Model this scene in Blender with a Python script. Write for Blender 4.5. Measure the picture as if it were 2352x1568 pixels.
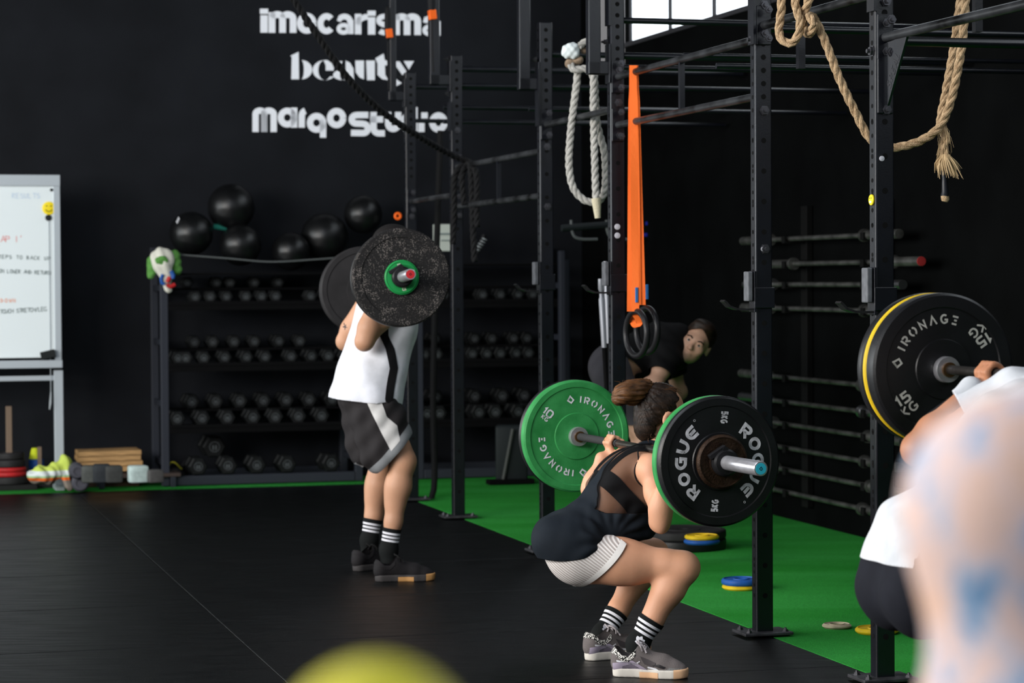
import bpy, bmesh, math, random
import numpy as np
from mathutils import Vector, Matrix
random.seed(7); np.random.seed(7)
for _o in list(bpy.data.objects): bpy.data.objects.remove(_o)
scene = bpy.context.scene
col = scene.collection
PI = math.pi
def A(*v): return np.array(v, dtype=float)
def unit(v):
    v = np.asarray(v, float); return v/np.linalg.norm(v)

# ------------------------------------------------------------------ camera
FPX = 5553.0                       # focal length in pixels of the 2352 px wide frame (85 mm)
CAMZ = 1.4
cam_d = bpy.data.cameras.new('camera'); cam = bpy.data.objects.new('camera', cam_d); col.objects.link(cam)
cam_d.sensor_width = 36.0; cam_d.lens = FPX/2352*36.0
cam_d.clip_start = 0.1; cam_d.clip_end = 100
PITCH = math.atan(144/FPX); ROLL = -0.006
CR = Matrix.Rotation(PI/2-PITCH, 3, 'X') @ Matrix.Rotation(ROLL, 3, 'Z')
cam.matrix_world = Matrix.Translation((0, 0, CAMZ)) @ CR.to_4x4()
cam_d.dof.use_dof = True; cam_d.dof.focus_distance = 8.6; cam_d.dof.aperture_fstop = 4.4
scene.camera = cam

# ------------------------------------------------------------------ light and exposure
scene.view_settings.view_transform = 'Standard'; scene.view_settings.look = 'None'
scene.view_settings.exposure = 0.0; scene.view_settings.gamma = 1.0
scene.view_settings.use_curve_mapping = False
world = bpy.data.worlds.new('world'); scene.world = world; world.use_nodes = True
world.node_tree.nodes['Background'].inputs[0].default_value = (0.75, 0.85, 1.0, 1)
world.node_tree.nodes['Background'].inputs[1].default_value = 0.03
def area(name, loc, target, sx, sy, power, color):
    l = bpy.data.lights.new(name, 'AREA'); l.shape = 'RECTANGLE'; l.size = sx; l.size_y = sy
    l.energy = power; l.color = color
    o = bpy.data.objects.new(name, l); col.objects.link(o); o.location = loc
    d = Vector(target)-Vector(loc)
    o.rotation_euler = d.to_track_quat('-Z', 'Y').to_euler(); return o
area('daylight_roller_door', (-6.4, 5.2, 2.9), (1.5, 9.5, 0.9), 6.5, 2.6, 1050, (1.0, 0.97, 0.93))
area('daylight_side_window', (-6.9, 12.2, 2.1), (2.0, 11.5, 0.6), 4.5, 2.4, 300, (0.93, 0.98, 1.0))
area('daylight_skylight', (-1.6, 8.6, 5.5), (-1.2, 9.4, 0.0), 3.0, 6.0, 240, (0.84, 0.90, 1.0))
area('daylight_high_windows', (-1.5, -1.5, 4.7), (0.4, 10.5, 1.9), 6.0, 1.6, 190, (0.80, 0.88, 1.0))

# ------------------------------------------------------------------ coordinates
# the room stands turned by TH against the view: u runs across it to the right, v to the back
TH = math.radians(15.4); cT, sT = math.cos(TH), math.sin(TH)
UX = A(cT, sT, 0); VX = A(-sT, cT, 0); ZX = A(0, 0, 1)
def W(u, v, z): return UX*u+VX*v+A(0, 0, z)
_CR = np.array(CR); CAM = A(0, 0, CAMZ)
def ray(px, py): return _CR @ A((px-1176)/FPX, -(py-784)/FPX, -1)
def hit(px, py, n, p0):
    d = ray(px, py); n = np.asarray(n, float)
    return CAM+d*(np.dot(np.asarray(p0)-CAM, n)/np.dot(d, n))
def atY(px, py, Y): return hit(px, py, (0, 1, 0), (0, Y, 0))
def atv(px, py, v): return hit(px, py, VX, VX*v)
def atu(px, py, u): return hit(px, py, UX, UX*u)
def atz(px, py, z=0): return hit(px, py, ZX, ZX*z)
def uv(p): return float(np.dot(p, UX)), float(np.dot(p, VX))

# ------------------------------------------------------------------ materials
def lin(h):
    if isinstance(h, str):
        h = h.lstrip('#'); c = [int(h[i:i+2], 16)/255 for i in (0, 2, 4)]
        return tuple(((x+.055)/1.055)**2.4 if x > .04045 else x/12.92 for x in c)
    return tuple(h)
MATS = {}
def mat(name, color=(.5, .5, .5), rough=.5, metal=0., var=0., vscale=20., bump=0., bscale=80., spec=.2,
        stretch=None, alpha=None, emit=None, estr=1., color2=None, sss=0., coat=0., sheen=0., trans=0.):
    if name in MATS: return MATS[name]
    m = bpy.data.materials.new(name); m.use_nodes = True; nt = m.node_tree
    b = nt.nodes['Principled BSDF']; c = lin(color)
    b.inputs['Base Color'].default_value = (*c, 1); b.inputs['Roughness'].default_value = rough
    b.inputs['Metallic'].default_value = metal; b.inputs['Specular IOR Level'].default_value = spec
    if sss:
        b.inputs['Subsurface Weight'].default_value = sss; b.inputs['Subsurface Radius'].default_value = (.012, .005, .003)
        b.inputs['Subsurface Scale'].default_value = 1.0
    if coat: b.inputs['Coat Weight'].default_value = coat
    if sheen: b.inputs['Sheen Weight'].default_value = sheen; b.inputs['Sheen Roughness'].default_value = .5
    if trans: b.inputs['Transmission Weight'].default_value = trans
    if emit is not None:
        b.inputs['Emission Color'].default_value = (*lin(emit), 1); b.inputs['Emission Strength'].default_value = estr
    if alpha is not None: b.inputs['Alpha'].default_value = alpha
    if var or bump:
        tc = nt.nodes.new('ShaderNodeTexCoord'); mp = nt.nodes.new('ShaderNodeMapping')
        nt.links.new(tc.outputs['Object'], mp.inputs['Vector'])
        if stretch: mp.inputs['Scale'].default_value = stretch
    if var:
        n = nt.nodes.new('ShaderNodeTexNoise'); n.inputs['Scale'].default_value = vscale; n.inputs['Detail'].default_value = 6
        nt.links.new(mp.outputs[0], n.inputs['Vector'])
        r = nt.nodes.new('ShaderNodeValToRGB'); r.color_ramp.elements[0].position = .3; r.color_ramp.elements[1].position = .7
        c2 = lin(color2) if color2 is not None else None
        r.color_ramp.elements[0].color = (*[x*(1-var) for x in c], 1)
        r.color_ramp.elements[1].color = (*(c2 if c2 else [min(1, x*(1+var)) for x in c]), 1)
        nt.links.new(n.outputs['Fac'], r.inputs[0]); nt.links.new(r.outputs[0], b.inputs['Base Color'])
    if bump:
        n2 = nt.nodes.new('ShaderNodeTexNoise'); n2.inputs['Scale'].default_value = bscale; n2.inputs['Detail'].default_value = 4
        nt.links.new(mp.outputs[0], n2.inputs['Vector'])
        bp = nt.nodes.new('ShaderNodeBump'); bp.inputs['Strength'].default_value = bump; bp.inputs['Distance'].default_value = .01
        nt.links.new(n2.outputs['Fac'], bp.inputs['Height']); nt.links.new(bp.outputs[0], b.inputs['Normal'])
    MATS[name] = m
    return m

# ------------------------------------------------------------------ objects
def tag(o, label=None, cat=None, group=None, kind=None):
    if label: o['label'] = label
    if cat: o['category'] = cat
    if group: o['group'] = group
    if kind: o['kind'] = kind
    return o
ORG = {}                                   # world origin of every thing, by object name
def thing(name, loc, label, cat, group=None):
    o = bpy.data.objects.new(name, None); col.objects.link(o)
    o.empty_display_size = .1; o.location = [float(x) for x in loc]
    ORG[o.name] = np.asarray(loc, float); return tag(o, label, cat, group)
def obj(name, V, F, m, parent=None, smooth=False, world_coords=True, origin=None):
    """V: n x 3 points in world space (or in the parent's space), F: list of faces or an int array of tris/quads"""
    V = np.asarray(V, float)
    if parent is not None and world_coords: V = V-ORG[parent.name]
    org = np.zeros(3)
    if parent is None and origin is not None: org = np.asarray(origin, float); V = V-org
    me = bpy.data.meshes.new(name)
    if isinstance(F, np.ndarray):
        n, k = F.shape
        me.vertices.add(len(V)); me.vertices.foreach_set('co', V.astype(np.float32).ravel())
        me.loops.add(n*k); me.loops.foreach_set('vertex_index', F.astype(np.int32).ravel())
        me.polygons.add(n); me.polygons.foreach_set('loop_start', np.arange(0, n*k, k, dtype=np.int32))
        me.update(calc_edges=True); me.validate()
    else:
        me.from_pydata(V.tolist(), [], [list(map(int, f)) for f in F])
    if smooth: me.polygons.foreach_set('use_smooth', np.ones(len(me.polygons), dtype=bool))
    me.materials.append(m); me.update()
    o = bpy.data.objects.new(name, me); col.objects.link(o)
    if parent is not None:
        o.parent = parent; ORG[o.name] = ORG[parent.name]
    else:
        o.location = org.tolist(); ORG[o.name] = org
    return o
def dup(root, name=None):
    """copy of a thing with copies of its parts and sub-parts, sharing mesh data"""
    r = root.copy(); col.objects.link(r)
    for k in ('label', 'group'):
        pass
    for ch in root.children:
        c = ch.copy(); col.objects.link(c); c.parent = r
        for g in ch.children:
            d = g.copy(); col.objects.link(d); d.parent = c
    return r
def structure(o, label=None):
    o['kind'] = 'structure'
    if label: o['label'] = label
    return o

class MB:
    """collects faces for one mesh"""
    def __init__(s): s.V = []; s.F = []; s.n = 0
    def add(s, V, F):
        V = np.asarray(V, float); s.V.append(V)
        s.F += [[int(i)+s.n for i in f] for f in F]; s.n += len(V); return s
    def box(s, c, ax, half):
        c = np.asarray(c, float); ax = [np.asarray(a, float) for a in ax]
        V = [c+ax[0]*half[0]*i+ax[1]*half[1]*j+ax[2]*half[2]*k for i in (-1, 1) for j in (-1, 1) for k in (-1, 1)]
        F = [(0, 1, 3, 2), (4, 6, 7, 5), (0, 4, 5, 1), (2, 3, 7, 6), (0, 2, 6, 4), (1, 5, 7, 3)]
        return s.add(V, F)
    def bbox(s, c, ax, half, bev=.004):
        """box with chamfered edges"""
        c = np.asarray(c, float); bm = bmesh.new(); bmesh.ops.create_cube(bm, size=2)
        for v in bm.verts: v.co = Vector((v.co.x*half[0], v.co.y*half[1], v.co.z*half[2]))
        bmesh.ops.bevel(bm, geom=bm.edges[:], offset=min(bev, .9*min(half)), segments=2, affect='EDGES', profile=.5)
        bm.verts.index_update()
        V = np.array([v.co[:] for v in bm.verts]); F = [[v.index for v in f.verts] for f in bm.faces]; bm.free()
        return s.add(c+V[:, :1]*np.asarray(ax[0])+V[:, 1:2]*np.asarray(ax[1])+V[:, 2:]*np.asarray(ax[2]), F)
    def uvz(s, u0, u1, v0, v1, z0, z1):
        return s.box(W((u0+u1)/2, (v0+v1)/2, (z0+z1)/2), (UX, VX, ZX), ((u1-u0)/2, (v1-v0)/2, (z1-z0)/2))
    def lathe(s, p0, ax, prof, seg=48, closed=False):
        """prof: (distance along axis, radius) points, turned round the axis at p0"""
        ax = unit(ax); t = A(0, 0, 1) if abs(ax[2]) < .9 else A(1, 0, 0)
        e1 = unit(np.cross(t, ax)); e2 = np.cross(ax, e1); p0 = np.asarray(p0, float)
        an = np.arange(seg)*2*PI/seg; ring = np.cos(an)[:, None]*e1+np.sin(an)[:, None]*e2
        V = np.concatenate([p0+ax*a+ring*max(r, 1e-5) for a, r in prof]); F = []
        n = len(prof)
        for i in range(n if closed else n-1):
            a0 = i*seg; b0 = ((i+1) % n)*seg
            for j in range(seg):
                k = (j+1) % seg; F.append((a0+j, a0+k, b0+k, b0+j))
        if not closed:
            if prof[0][1] > 1e-4: F.append(list(range(seg))[::-1])
            if prof[-1][1] > 1e-4: F.append([(n-1)*seg+j for j in range(seg)])
        return s.add(V, F)
    def tube(s, pts, r, seg=10, caps=True):
        V, F = sweep(pts, r, seg, caps); return s.add(V, F)
    def build(s, name, m, parent=None, smooth=False, origin=None):
        V = np.concatenate(s.V)
        o = obj(name, V, s.F, m, parent, smooth=False, origin=origin)
        if smooth: smooth_by_angle(o)
        return o
def smooth_by_angle(o, deg=38):
    me = o.data; me.polygons.foreach_set('use_smooth', np.ones(len(me.polygons), dtype=bool))
    me.set_sharp_from_angle(angle=math.radians(deg))
def frames(pts):
    P = np.asarray(pts, float); n = len(P)
    T = np.gradient(P, axis=0); T /= np.linalg.norm(T, axis=1)[:, None]+1e-12
    t = A(0, 0, 1) if abs(T[0][2]) < .9 else A(1, 0, 0)
    N = np.zeros_like(P); N[0] = unit(np.cross(T[0], t))
    for i in range(1, n):
        v = N[i-1]-T[i]*np.dot(N[i-1], T[i]); N[i] = v/(np.linalg.norm(v)+1e-12)
    return P, T, N, np.cross(T, N)
def sweep(pts, r, seg=10, caps=True):
    P, T, N, B = frames(pts); n = len(P)
    R = np.full(n, r) if np.isscalar(r) else np.asarray(r, float)
    an = np.arange(seg)*2*PI/seg
    V = (P[:, None]+R[:, None, None]*(np.cos(an)[None, :, None]*N[:, None]+np.sin(an)[None, :, None]*B[:, None])).reshape(-1, 3)
    F = [(i*seg+j, i*seg+(j+1) % seg, (i+1)*seg+(j+1) % seg, (i+1)*seg+j) for i in range(n-1) for j in range(seg)]
    if caps: F += [list(range(seg))[::-1], [(n-1)*seg+j for j in range(seg)]]
    return V, F
def spline(ctrl, n=60):
    """Catmull-Rom through the control points, evenly resampled"""
    C = np.asarray(ctrl, float); C = np.vstack([2*C[0]-C[1], C, 2*C[-1]-C[-2]]); out = []
    for i in range(1, len(C)-2):
        t = np.linspace(0, 1, 16, endpoint=False)[:, None]
        p0, p1, p2, p3 = C[i-1], C[i], C[i+1], C[i+2]
        out.append(.5*((2*p1)+(-p0+p2)*t+(2*p0-5*p1+4*p2-p3)*t**2+(-p0+3*p1-3*p2+p3)*t**3))
    out = np.vstack(out+[C[-2][None]])
    L = np.r_[0, np.cumsum(np.linalg.norm(np.diff(out, axis=0), axis=1))]
    q = np.linspace(0, L[-1], n)
    return np.stack([np.interp(q, L, out[:, k]) for k in range(3)], 1)
def rope(mb, pts, R, pitch=None, strands=3, seg=8, step=None):
    """laid rope: strands twisted round the path"""
    P = np.asarray(pts, float); L = np.linalg.norm(np.diff(P, axis=0), axis=1).sum()
    pitch = pitch or R*7; step = step or pitch/9
    P = spline(P, max(8, int(L/step)))
    P, T, N, B = frames(P); s = np.linspace(0, L, len(P))
    for k in range(strands):
        ph = 2*PI*(s/pitch+k/strands)
        Q = P+R*.48*(np.cos(ph)[:, None]*N+np.sin(ph)[:, None]*B)
        V, F = sweep(Q, R*.56, seg); mb.add(V, F)
    return mb
def ribbon2d(pts, w):
    """flat stroke of width w along 2d points -> verts, quads (mitred)"""
    P = [np.asarray(p, float) for p in pts]; P = np.array([p for i, p in enumerate(P) if i == 0 or np.linalg.norm(p-P[i-1]) > 1e-6]); n = len(P); L = []; Rr = []
    for i in range(n):
        a = P[i]-P[i-1] if i > 0 else P[1]-P[0]
        b = P[i+1]-P[i] if i < n-1 else a
        a = a/(np.linalg.norm(a)+1e-12); b = b/(np.linalg.norm(b)+1e-12)
        na = A(-a[1], a[0]); nb = A(-b[1], b[0]); m = na+nb; m /= np.linalg.norm(m)+1e-12
        k = 1/max(.45, np.dot(m, na)); L.append(P[i]+m*k*w/2); Rr.append(P[i]-m*k*w/2)
    V = np.array(L+Rr); F = [(i, n+i, n+i+1, i+1) for i in range(n-1)]
    return V, F
def arc(cx, cy, rx, ry, a0, a1, n=14):
    t = np.radians(np.linspace(a0, a1, n)); return [(cx+rx*math.cos(x), cy+ry*math.sin(x)) for x in t]
def solid2d(mb, V2, F, fn, depth):
    """extrude flat faces: fn(x, y, h) -> world point"""
    V2 = np.asarray(V2, float); n = len(V2)
    top = np.array([fn(x, y, depth) for x, y in V2]); bot = np.array([fn(x, y, 0) for x, y in V2])
    faces = [list(f) for f in F]; edge = {}
    for f in faces:
        for i in range(len(f)):
            a, b = f[i], f[(i+1) % len(f)]; edge[(a, b)] = 1
    side = [(a, b, n+b, n+a) for (a, b) in edge if (b, a) not in edge]
    mb.add(np.vstack([top, bot]), faces+[s for s in side])
# ------------------------------------------------------------------ bodies: smooth blends of tapered limbs, skinned as one surface
def smin(a, b, k):
    h = np.clip(.5+.5*(b-a)/k, 0, 1); return b+(a-b)*h-k*h*(1-h)
class Fig:
    def __init__(s): s.P = []
    def cone(s, g, a, b, ra, rb, k=.02, flat=None):
        s.P.append((g, 'c', np.asarray(a, float), np.asarray(b, float), float(ra), float(rb), k, flat)); return s
    def chain(s, g, pts, rs, k=.02, flat=None):
        for i in range(len(pts)-1): s.cone(g, pts[i], pts[i+1], rs[i], rs[i+1], k, flat)
        return s
    def ell(s, g, c, ax, r, k=.02, op='+'):
        s.P.append((g, 'e'+op, np.asarray(c, float), np.array([unit(a) for a in ax]), np.asarray(r, float), None, k, None)); return s
    def ball(s, g, c, r, k=.02, op='+'): return s.ell(g, c, np.eye(3), (r, r, r), k, op)
    @staticmethod
    def _d(p, X):
        if p[1] == 'c':
            a, b, ra, rb, flat = p[2], p[3], p[4], p[5], p[7]
            ab = b-a; L2 = max(1e-12, float(np.dot(ab, ab))); q = X-a
            t = np.clip((q@ab)/L2, 0, 1); w = q-t[..., None]*ab
            if flat is not None:
                n, sc = flat; w = w+np.asarray(n)*((w@np.asarray(n))*(sc-1))[..., None]
            return np.sqrt((w*w).sum(-1))-(ra+t*(rb-ra))
        q = (X-p[2])@p[3].T; r = p[4]
        k0 = np.sqrt(((q/r)**2).sum(-1)); k1 = np.sqrt(((q/r**2)**2).sum(-1))+1e-9
        return np.where(k0 < 1e-6, -r.min(), k0*(k0-1)/k1)
    @staticmethod
    def _bb(p):
        if p[1] == 'c':
            m = max(p[4], p[5])*(1.0 if p[7] is None or p[7][1] >= 1 else 1/p[7][1])
            return np.minimum(p[2], p[3])-m, np.maximum(p[2], p[3])+m
        e = np.sqrt(((p[3]*p[4][:, None])**2).sum(0)); return p[2]-e, p[2]+e
    def sel(s, groups): return [p for p in s.P if groups is None or p[0] in groups]
    def eval(s, X, groups=None):
        d = np.full(X.shape[:-1], 9.)
        for p in s.sel(groups):
            e = s._d(p, X)
            d = smin(d, e, p[6]) if not p[1].endswith('-') else -smin(-d, e, p[6])
        return d
    def mesh(s, groups=None, h=.006, off=0., relax=1):
        ps = s.sel(groups); M = .03+max(0, off)+2*h
        bbs = [s._bb(p) for p in ps if not p[1].endswith('-')]
        lo = np.min([b[0] for b in bbs], 0)-M; hi = np.max([b[1] for b in bbs], 0)+M
        N = np.ceil((hi-lo)/h).astype(int)+1
        ax = [lo[i]+h*np.arange(N[i]) for i in range(3)]
        D = np.full(N, 1., np.float32)
        for p in ps:
            b0, b1 = s._bb(p); mg = M+p[6]
            i0 = np.maximum(0, np.floor((b0-mg-lo)/h).astype(int)); i1 = np.minimum(N, np.ceil((b1+mg-lo)/h).astype(int)+1)
            sl = tuple(slice(a, b) for a, b in zip(i0, i1))
            X = np.stack(np.meshgrid(*[ax[i][sl[i]] for i in range(3)], indexing='ij'), -1)
            e = s._d(p, X).astype(np.float32)
            D[sl] = smin(D[sl], e, p[6]) if not p[1].endswith('-') else -smin(-D[sl], e, p[6])
        return surfnet(D-off, lo, h, relax)
def surfnet(D, lo, h, relax=1):
    S = D < 0; n = D.shape
    c = np.zeros([k-1 for k in n], np.int8)
    for i in (0, 1):
        for j in (0, 1):
            for k in (0, 1): c += S[i:n[0]-1+i, j:n[1]-1+j, k:n[2]-1+k]
    act = (c > 0) & (c < 8); idx = np.argwhere(act)
    ids = np.full(act.shape, -1, np.int32); ids[act] = np.arange(len(idx))
    cor = [(i, j, k) for i in (0, 1) for j in (0, 1) for k in (0, 1)]
    val = np.stack([D[idx[:, 0]+i, idx[:, 1]+j, idx[:, 2]+k] for i, j, k in cor], 1)
    acc = np.zeros((len(idx), 3)); cnt = np.zeros(len(idx))
    for a in range(8):
        for b in range(a+1, 8):
            ca, cb = A(*cor[a]), A(*cor[b])
            if abs(ca-cb).sum() != 1: continue
            va, vb = val[:, a], val[:, b]; m = (va < 0) != (vb < 0)
            t = np.where(m, va/np.where(m, va-vb, 1), 0)
            acc += np.where(m[:, None], ca+t[:, None]*(cb-ca), 0); cnt += m
    V = lo+h*(idx+acc/cnt[:, None]); Q = []
    for axx in range(3):
        s0 = [slice(None)]*3; s1 = [slice(None)]*3; s0[axx] = slice(0, -1); s1[axx] = slice(1, None)
        a, b = S[tuple(s0)], S[tuple(s1)]; e = np.argwhere(a != b); o1, o2 = [(1, 2), (2, 0), (0, 1)][axx]
        e = e[(e[:, o1] > 0) & (e[:, o2] > 0) & (e[:, o1] < n[o1]-1) & (e[:, o2] < n[o2]-1)]
        def cell(d1, d2):
            q = e.copy(); q[:, o1] += d1; q[:, o2] += d2; return ids[q[:, 0], q[:, 1], q[:, 2]]
        q = np.stack([cell(-1, -1), cell(0, -1), cell(0, 0), cell(-1, 0)], 1)
        fl = ~a[tuple(e.T)]; q[fl] = q[fl][:, ::-1]; Q.append(q)
    Q = np.vstack(Q); Q = Q[(Q >= 0).all(1)]
    for _ in range(relax):
        E = np.vstack([Q[:, [0, 1]], Q[:, [1, 2]], Q[:, [2, 3]], Q[:, [3, 0]]])
        sm = np.zeros_like(V); ct = np.zeros(len(V))
        for k in range(3):
            sm[:, k] = np.bincount(E[:, 0], V[E[:, 1], k], len(V))+np.bincount(E[:, 1], V[E[:, 0], k], len(V))
        ct = np.bincount(E[:, 0], minlength=len(V))+np.bincount(E[:, 1], minlength=len(V))
        V = .5*V+.5*sm/np.maximum(1, ct)[:, None]
    return V, Q
def tris(Q): return np.vstack([Q[:, [0, 1, 2]], Q[:, [0, 2, 3]]]) if Q.shape[1] == 4 else Q
def vnormals(V, T):
    n = np.cross(V[T[:, 1]]-V[T[:, 0]], V[T[:, 2]]-V[T[:, 0]]); N = np.zeros_like(V)
    for j in range(3):
        for k in range(3): N[:, k] += np.bincount(T[:, j], n[:, k], len(V))
    return N/(np.linalg.norm(N, axis=1)[:, None]+1e-12)
def clip(V, F, g):
    """keep the part of a mesh where g (one value per vertex) <= 0, cut exactly along g = 0"""
    T = tris(F); ins = g <= 0; k = ins[T].sum(1)
    out = [T[k == 3]]; N = len(V); keys = []; new = []
    def cut(a, b):
        lo_, hi_ = np.minimum(a, b), np.maximum(a, b); return lo_.astype(np.int64)*N+hi_
    parts = []
    for want in (1, 2):
        t = T[k == want]; m = ins[t] if want == 1 else ~ins[t]
        for r in range(3):
            q = t[m[:, r]]
            if not len(q): continue
            a, b, c_ = q[:, r], q[:, (r+1) % 3], q[:, (r+2) % 3]
            parts.append((want, a, b, c_, cut(a, b), cut(a, c_)))
    if parts:
        allk = np.unique(np.concatenate([np.r_[p[4], p[5]] for p in parts]))
        i0, i1 = allk//N, allk % N; t = (g[i0]/(g[i0]-g[i1]))[:, None]
        new = V[i0]+t*(V[i1]-V[i0])
        for want, a, b, c_, kab, kac in parts:
            ab = N+np.searchsorted(allk, kab); ac = N+np.searchsorted(allk, kac)
            if want == 1: out.append(np.stack([a, ab, ac], 1))
            else: out += [np.stack([ab, b, c_], 1), np.stack([ab, c_, ac], 1)]
        V = np.vstack([V, new])
    T = np.vstack(out)
    if not len(T): return V[:0], T
    used, inv = np.unique(T, return_inverse=True)
    return V[used], inv.reshape(-1, 3)
def clips(V, F, fns):
    for f in fns: V, F = clip(V, F, f(V))
    return V, F
def largest(V, F):
    T = tris(F); lab = np.arange(len(V))
    while True:
        m = lab[T].min(1); new = lab.copy()
        for k in range(3): np.minimum.at(new, T[:, k], m)
        new = new[new]
        if (new == lab).all(): break
        lab = new
    ids, ct = np.unique(lab[T[:, 0]], return_counts=True); T = T[lab[T[:, 0]] == ids[ct.argmax()]]
    used, inv = np.unique(T, return_inverse=True); return V[used], inv.reshape(-1, 3)
def folds(V, F, fn):
    N = vnormals(V, tris(F)); return V+N*fn(V)[:, None]
def thicken(o, t=.003, off=1):
    m = o.modifiers.new('thickness', 'SOLIDIFY'); m.thickness = t; m.offset = off; return o

# ---- a figure from its joints.  J: points; every direction in world space
def human(J, s=1., female=False, mus=1., head=True, hs=1.):
    f = Fig(); r = unit(J['hipR']-J['hipL']); up = unit(J['chest']-J['pelvis']); fw = unit(np.cross(up, r)); r = np.cross(fw, up)
    r2 = unit(J['shR']-J['shL']); up2 = unit(J['neck']-J['chest']); fw2 = unit(np.cross(up2, r2)); r2 = np.cross(fw2, up2)
    f.ax = dict(r=r, up=up, fw=fw, r2=r2, up2=up2, fw2=fw2)
    fem = female
    f.ell('torso', J['pelvis'], (r, fw, up), np.array((.158, .108, .12) if fem else (.155, .11, .12))*s, .03)
    f.ell('torso', .5*(J['pelvis']+J['chest'])+fw*.005, (r, fw, up), np.array((.118, .088, .17) if fem else (.138, .1, .18))*s, .06)
    f.ell('torso', J['chest'], (r2, fw2, up2), np.array((.14, .102, .165) if fem else (.165, .118, .18))*s, .06)
    for sd, S in ((1, 'R'), (-1, 'L')):
        hip, kn, an = J['hip'+S], J['knee'+S], J['ank'+S]
        td = unit(kn-hip); gl = hip-fw*.035*s-up*.005*s
        f.ball('torso', gl+r*sd*(-.012), (.098 if fem else .09)*s, .05)
        f.cone('torso', J['neck']-up2*.01, J['sh'+S]-r2*sd*.01*s, .05*s, (.045 if fem else .056)*s*mus, .05)
        f.ell('torso', J['chest']+fw2*.075*s+r2*sd*.075*s+up2*.03*s, (r2, fw2, up2), np.array((.07, .055, .065) if fem else (.085, .045, .07))*s, .04)
        f.ell('torso', J['chest']-fw2*.06*s+r2*sd*.08*s+up2*.03*s, (r2, fw2, up2), np.array((.075, .05, .12))*s*mus, .04)
        # leg
        kd = unit(an-kn); side = np.cross(td, kd)
        back = unit(np.cross(np.cross(td, kd), kd)) if np.linalg.norm(side) > .1 else -fw
        if np.dot(back, unit(hip-kn)) < -.2: back = -back
        g = 'leg'+S; tm = hip+(kn-hip)*.4
        f.chain(g, [hip, tm, kn-td*.06*s, kn], [.094*s, .083*s*(1.02 if fem else 1.)*mus, .06*s, .056*s], .03)
        f.ball(g, kn, .055*s, .03)
        cm = kn+(an-kn)*.28
        f.chain(g, [kn, cm, kn+(an-kn)*.68, an], [.053*s, .053*s*mus, .040*s, .036*s], .03)
        f.ell(g, kn+(an-kn)*.30+back*.018*s, (kd, back, np.cross(kd, back)), np.array((.115, .044, .048))*s*mus, .035)
        f.ball(g, an, .038*s, .02)
        f.cone(g, an, an+A(0, 0, -.05)*s, .036*s, .038*s, .02)
        # arm
        sh, el, wr = J['sh'+S], J['el'+S], J['wr'+S]; g = 'arm'+S
        f.ball(g, sh, .056*s*mus*(.9 if fem else 1), .05)
        um = sh+(el-sh)*.45
        a_ = (.85 if fem else 1)*mus
        f.chain(g, [sh, um, el], [.05*s*a_, .047*s*a_, .038*s*a_], .03)
        ed = unit(el-sh); wd = unit(wr-el)
        f.ball(g, el+(ed-wd)*.006*s, .036*s*a_, .02)
        fm = el+(wr-el)*.28
        f.chain(g, [el, fm, wr], [.037*s*a_, .043*s*a_, .027*s*a_], .03)
    if head: add_head(f, J, s*hs, fem)
    return f
def add_head(f, J, s=1., fem=False):
    hc, hf, hu = J['head'], unit(J['head_f']), unit(J['head_u']); hf = unit(hf-hu*np.dot(hf, hu)); hr = np.cross(hf, hu)
    f.ax.update(hf=hf, hu=hu, hr=hr); ax = (hr, hf, hu)
    def p(a, b, c): return hc+(hr*a+hf*b+hu*c)*s
    f.chain('neck', [J['neck']-unit(J['neck']-J['chest'])*.02, J['neck'], p(0, -.012, -.06)], [.062*s, .055*s, .05*s] if not fem else [.056*s, .047*s, .045*s], .03)
    f.ell('head', p(0, -.012, .032), ax, np.array((.074, .096, .084))*s, .02)
    f.ell('head', p(0, .028, -.03), ax, np.array((.060, .066, .088))*s, .03)
    f.ell('head', p(0, .045, -.078), ax, np.array((.043, .047, .034))*s, .03)
    f.ball('head', p(0, .083, -.1), .016*s, .025)
    f.cone('head', p(-.036, .083, .018), p(.036, .083, .018), .012*s, .012*s, .02)
    f.cone('head', p(0, .094, .004), p(0, .116, -.034), .007*s, .012*s, .012)
    for sd in (1, -1):
        f.ball('head', p(sd*.012, .106, -.037), .009*s, .008)
        f.ball('head', p(sd*.044, .068, -.026), .02*s, .03)
        f.ball('head', p(sd*.031, .107, -.001), .017*s, .014, '-')
        f.ell('head', p(sd*.031, .0875, .0075), ax, np.array((.017, .0105, .0075))*s, .004); f.ell('head', p(sd*.031, .0865, -.0105), ax, np.array((.016, .010, .0065))*s, .004)
        f.ell('head', p(sd*.078, -.008, -.012), (hr, unit(hf-hu*.25), unit(hu+hf*.25)), np.array((.010, .021, .033))*s, .006)
        f.ell('head', p(sd*.089, -.002, -.012), (hr, unit(hf-hu*.25), unit(hu+hf*.25)), np.array((.007, .010, .017))*s, .006, '-')
    f.ell('head', p(0, .098, -.063), ax, np.array((.023, .011, .006))*s, .006)
    f.ell('head', p(0, .095, -.074), ax, np.array((.020, .011, .007))*s, .006)
    f.eye = [p(sd*.031, .083, -.001) for sd in (1, -1)]
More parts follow.
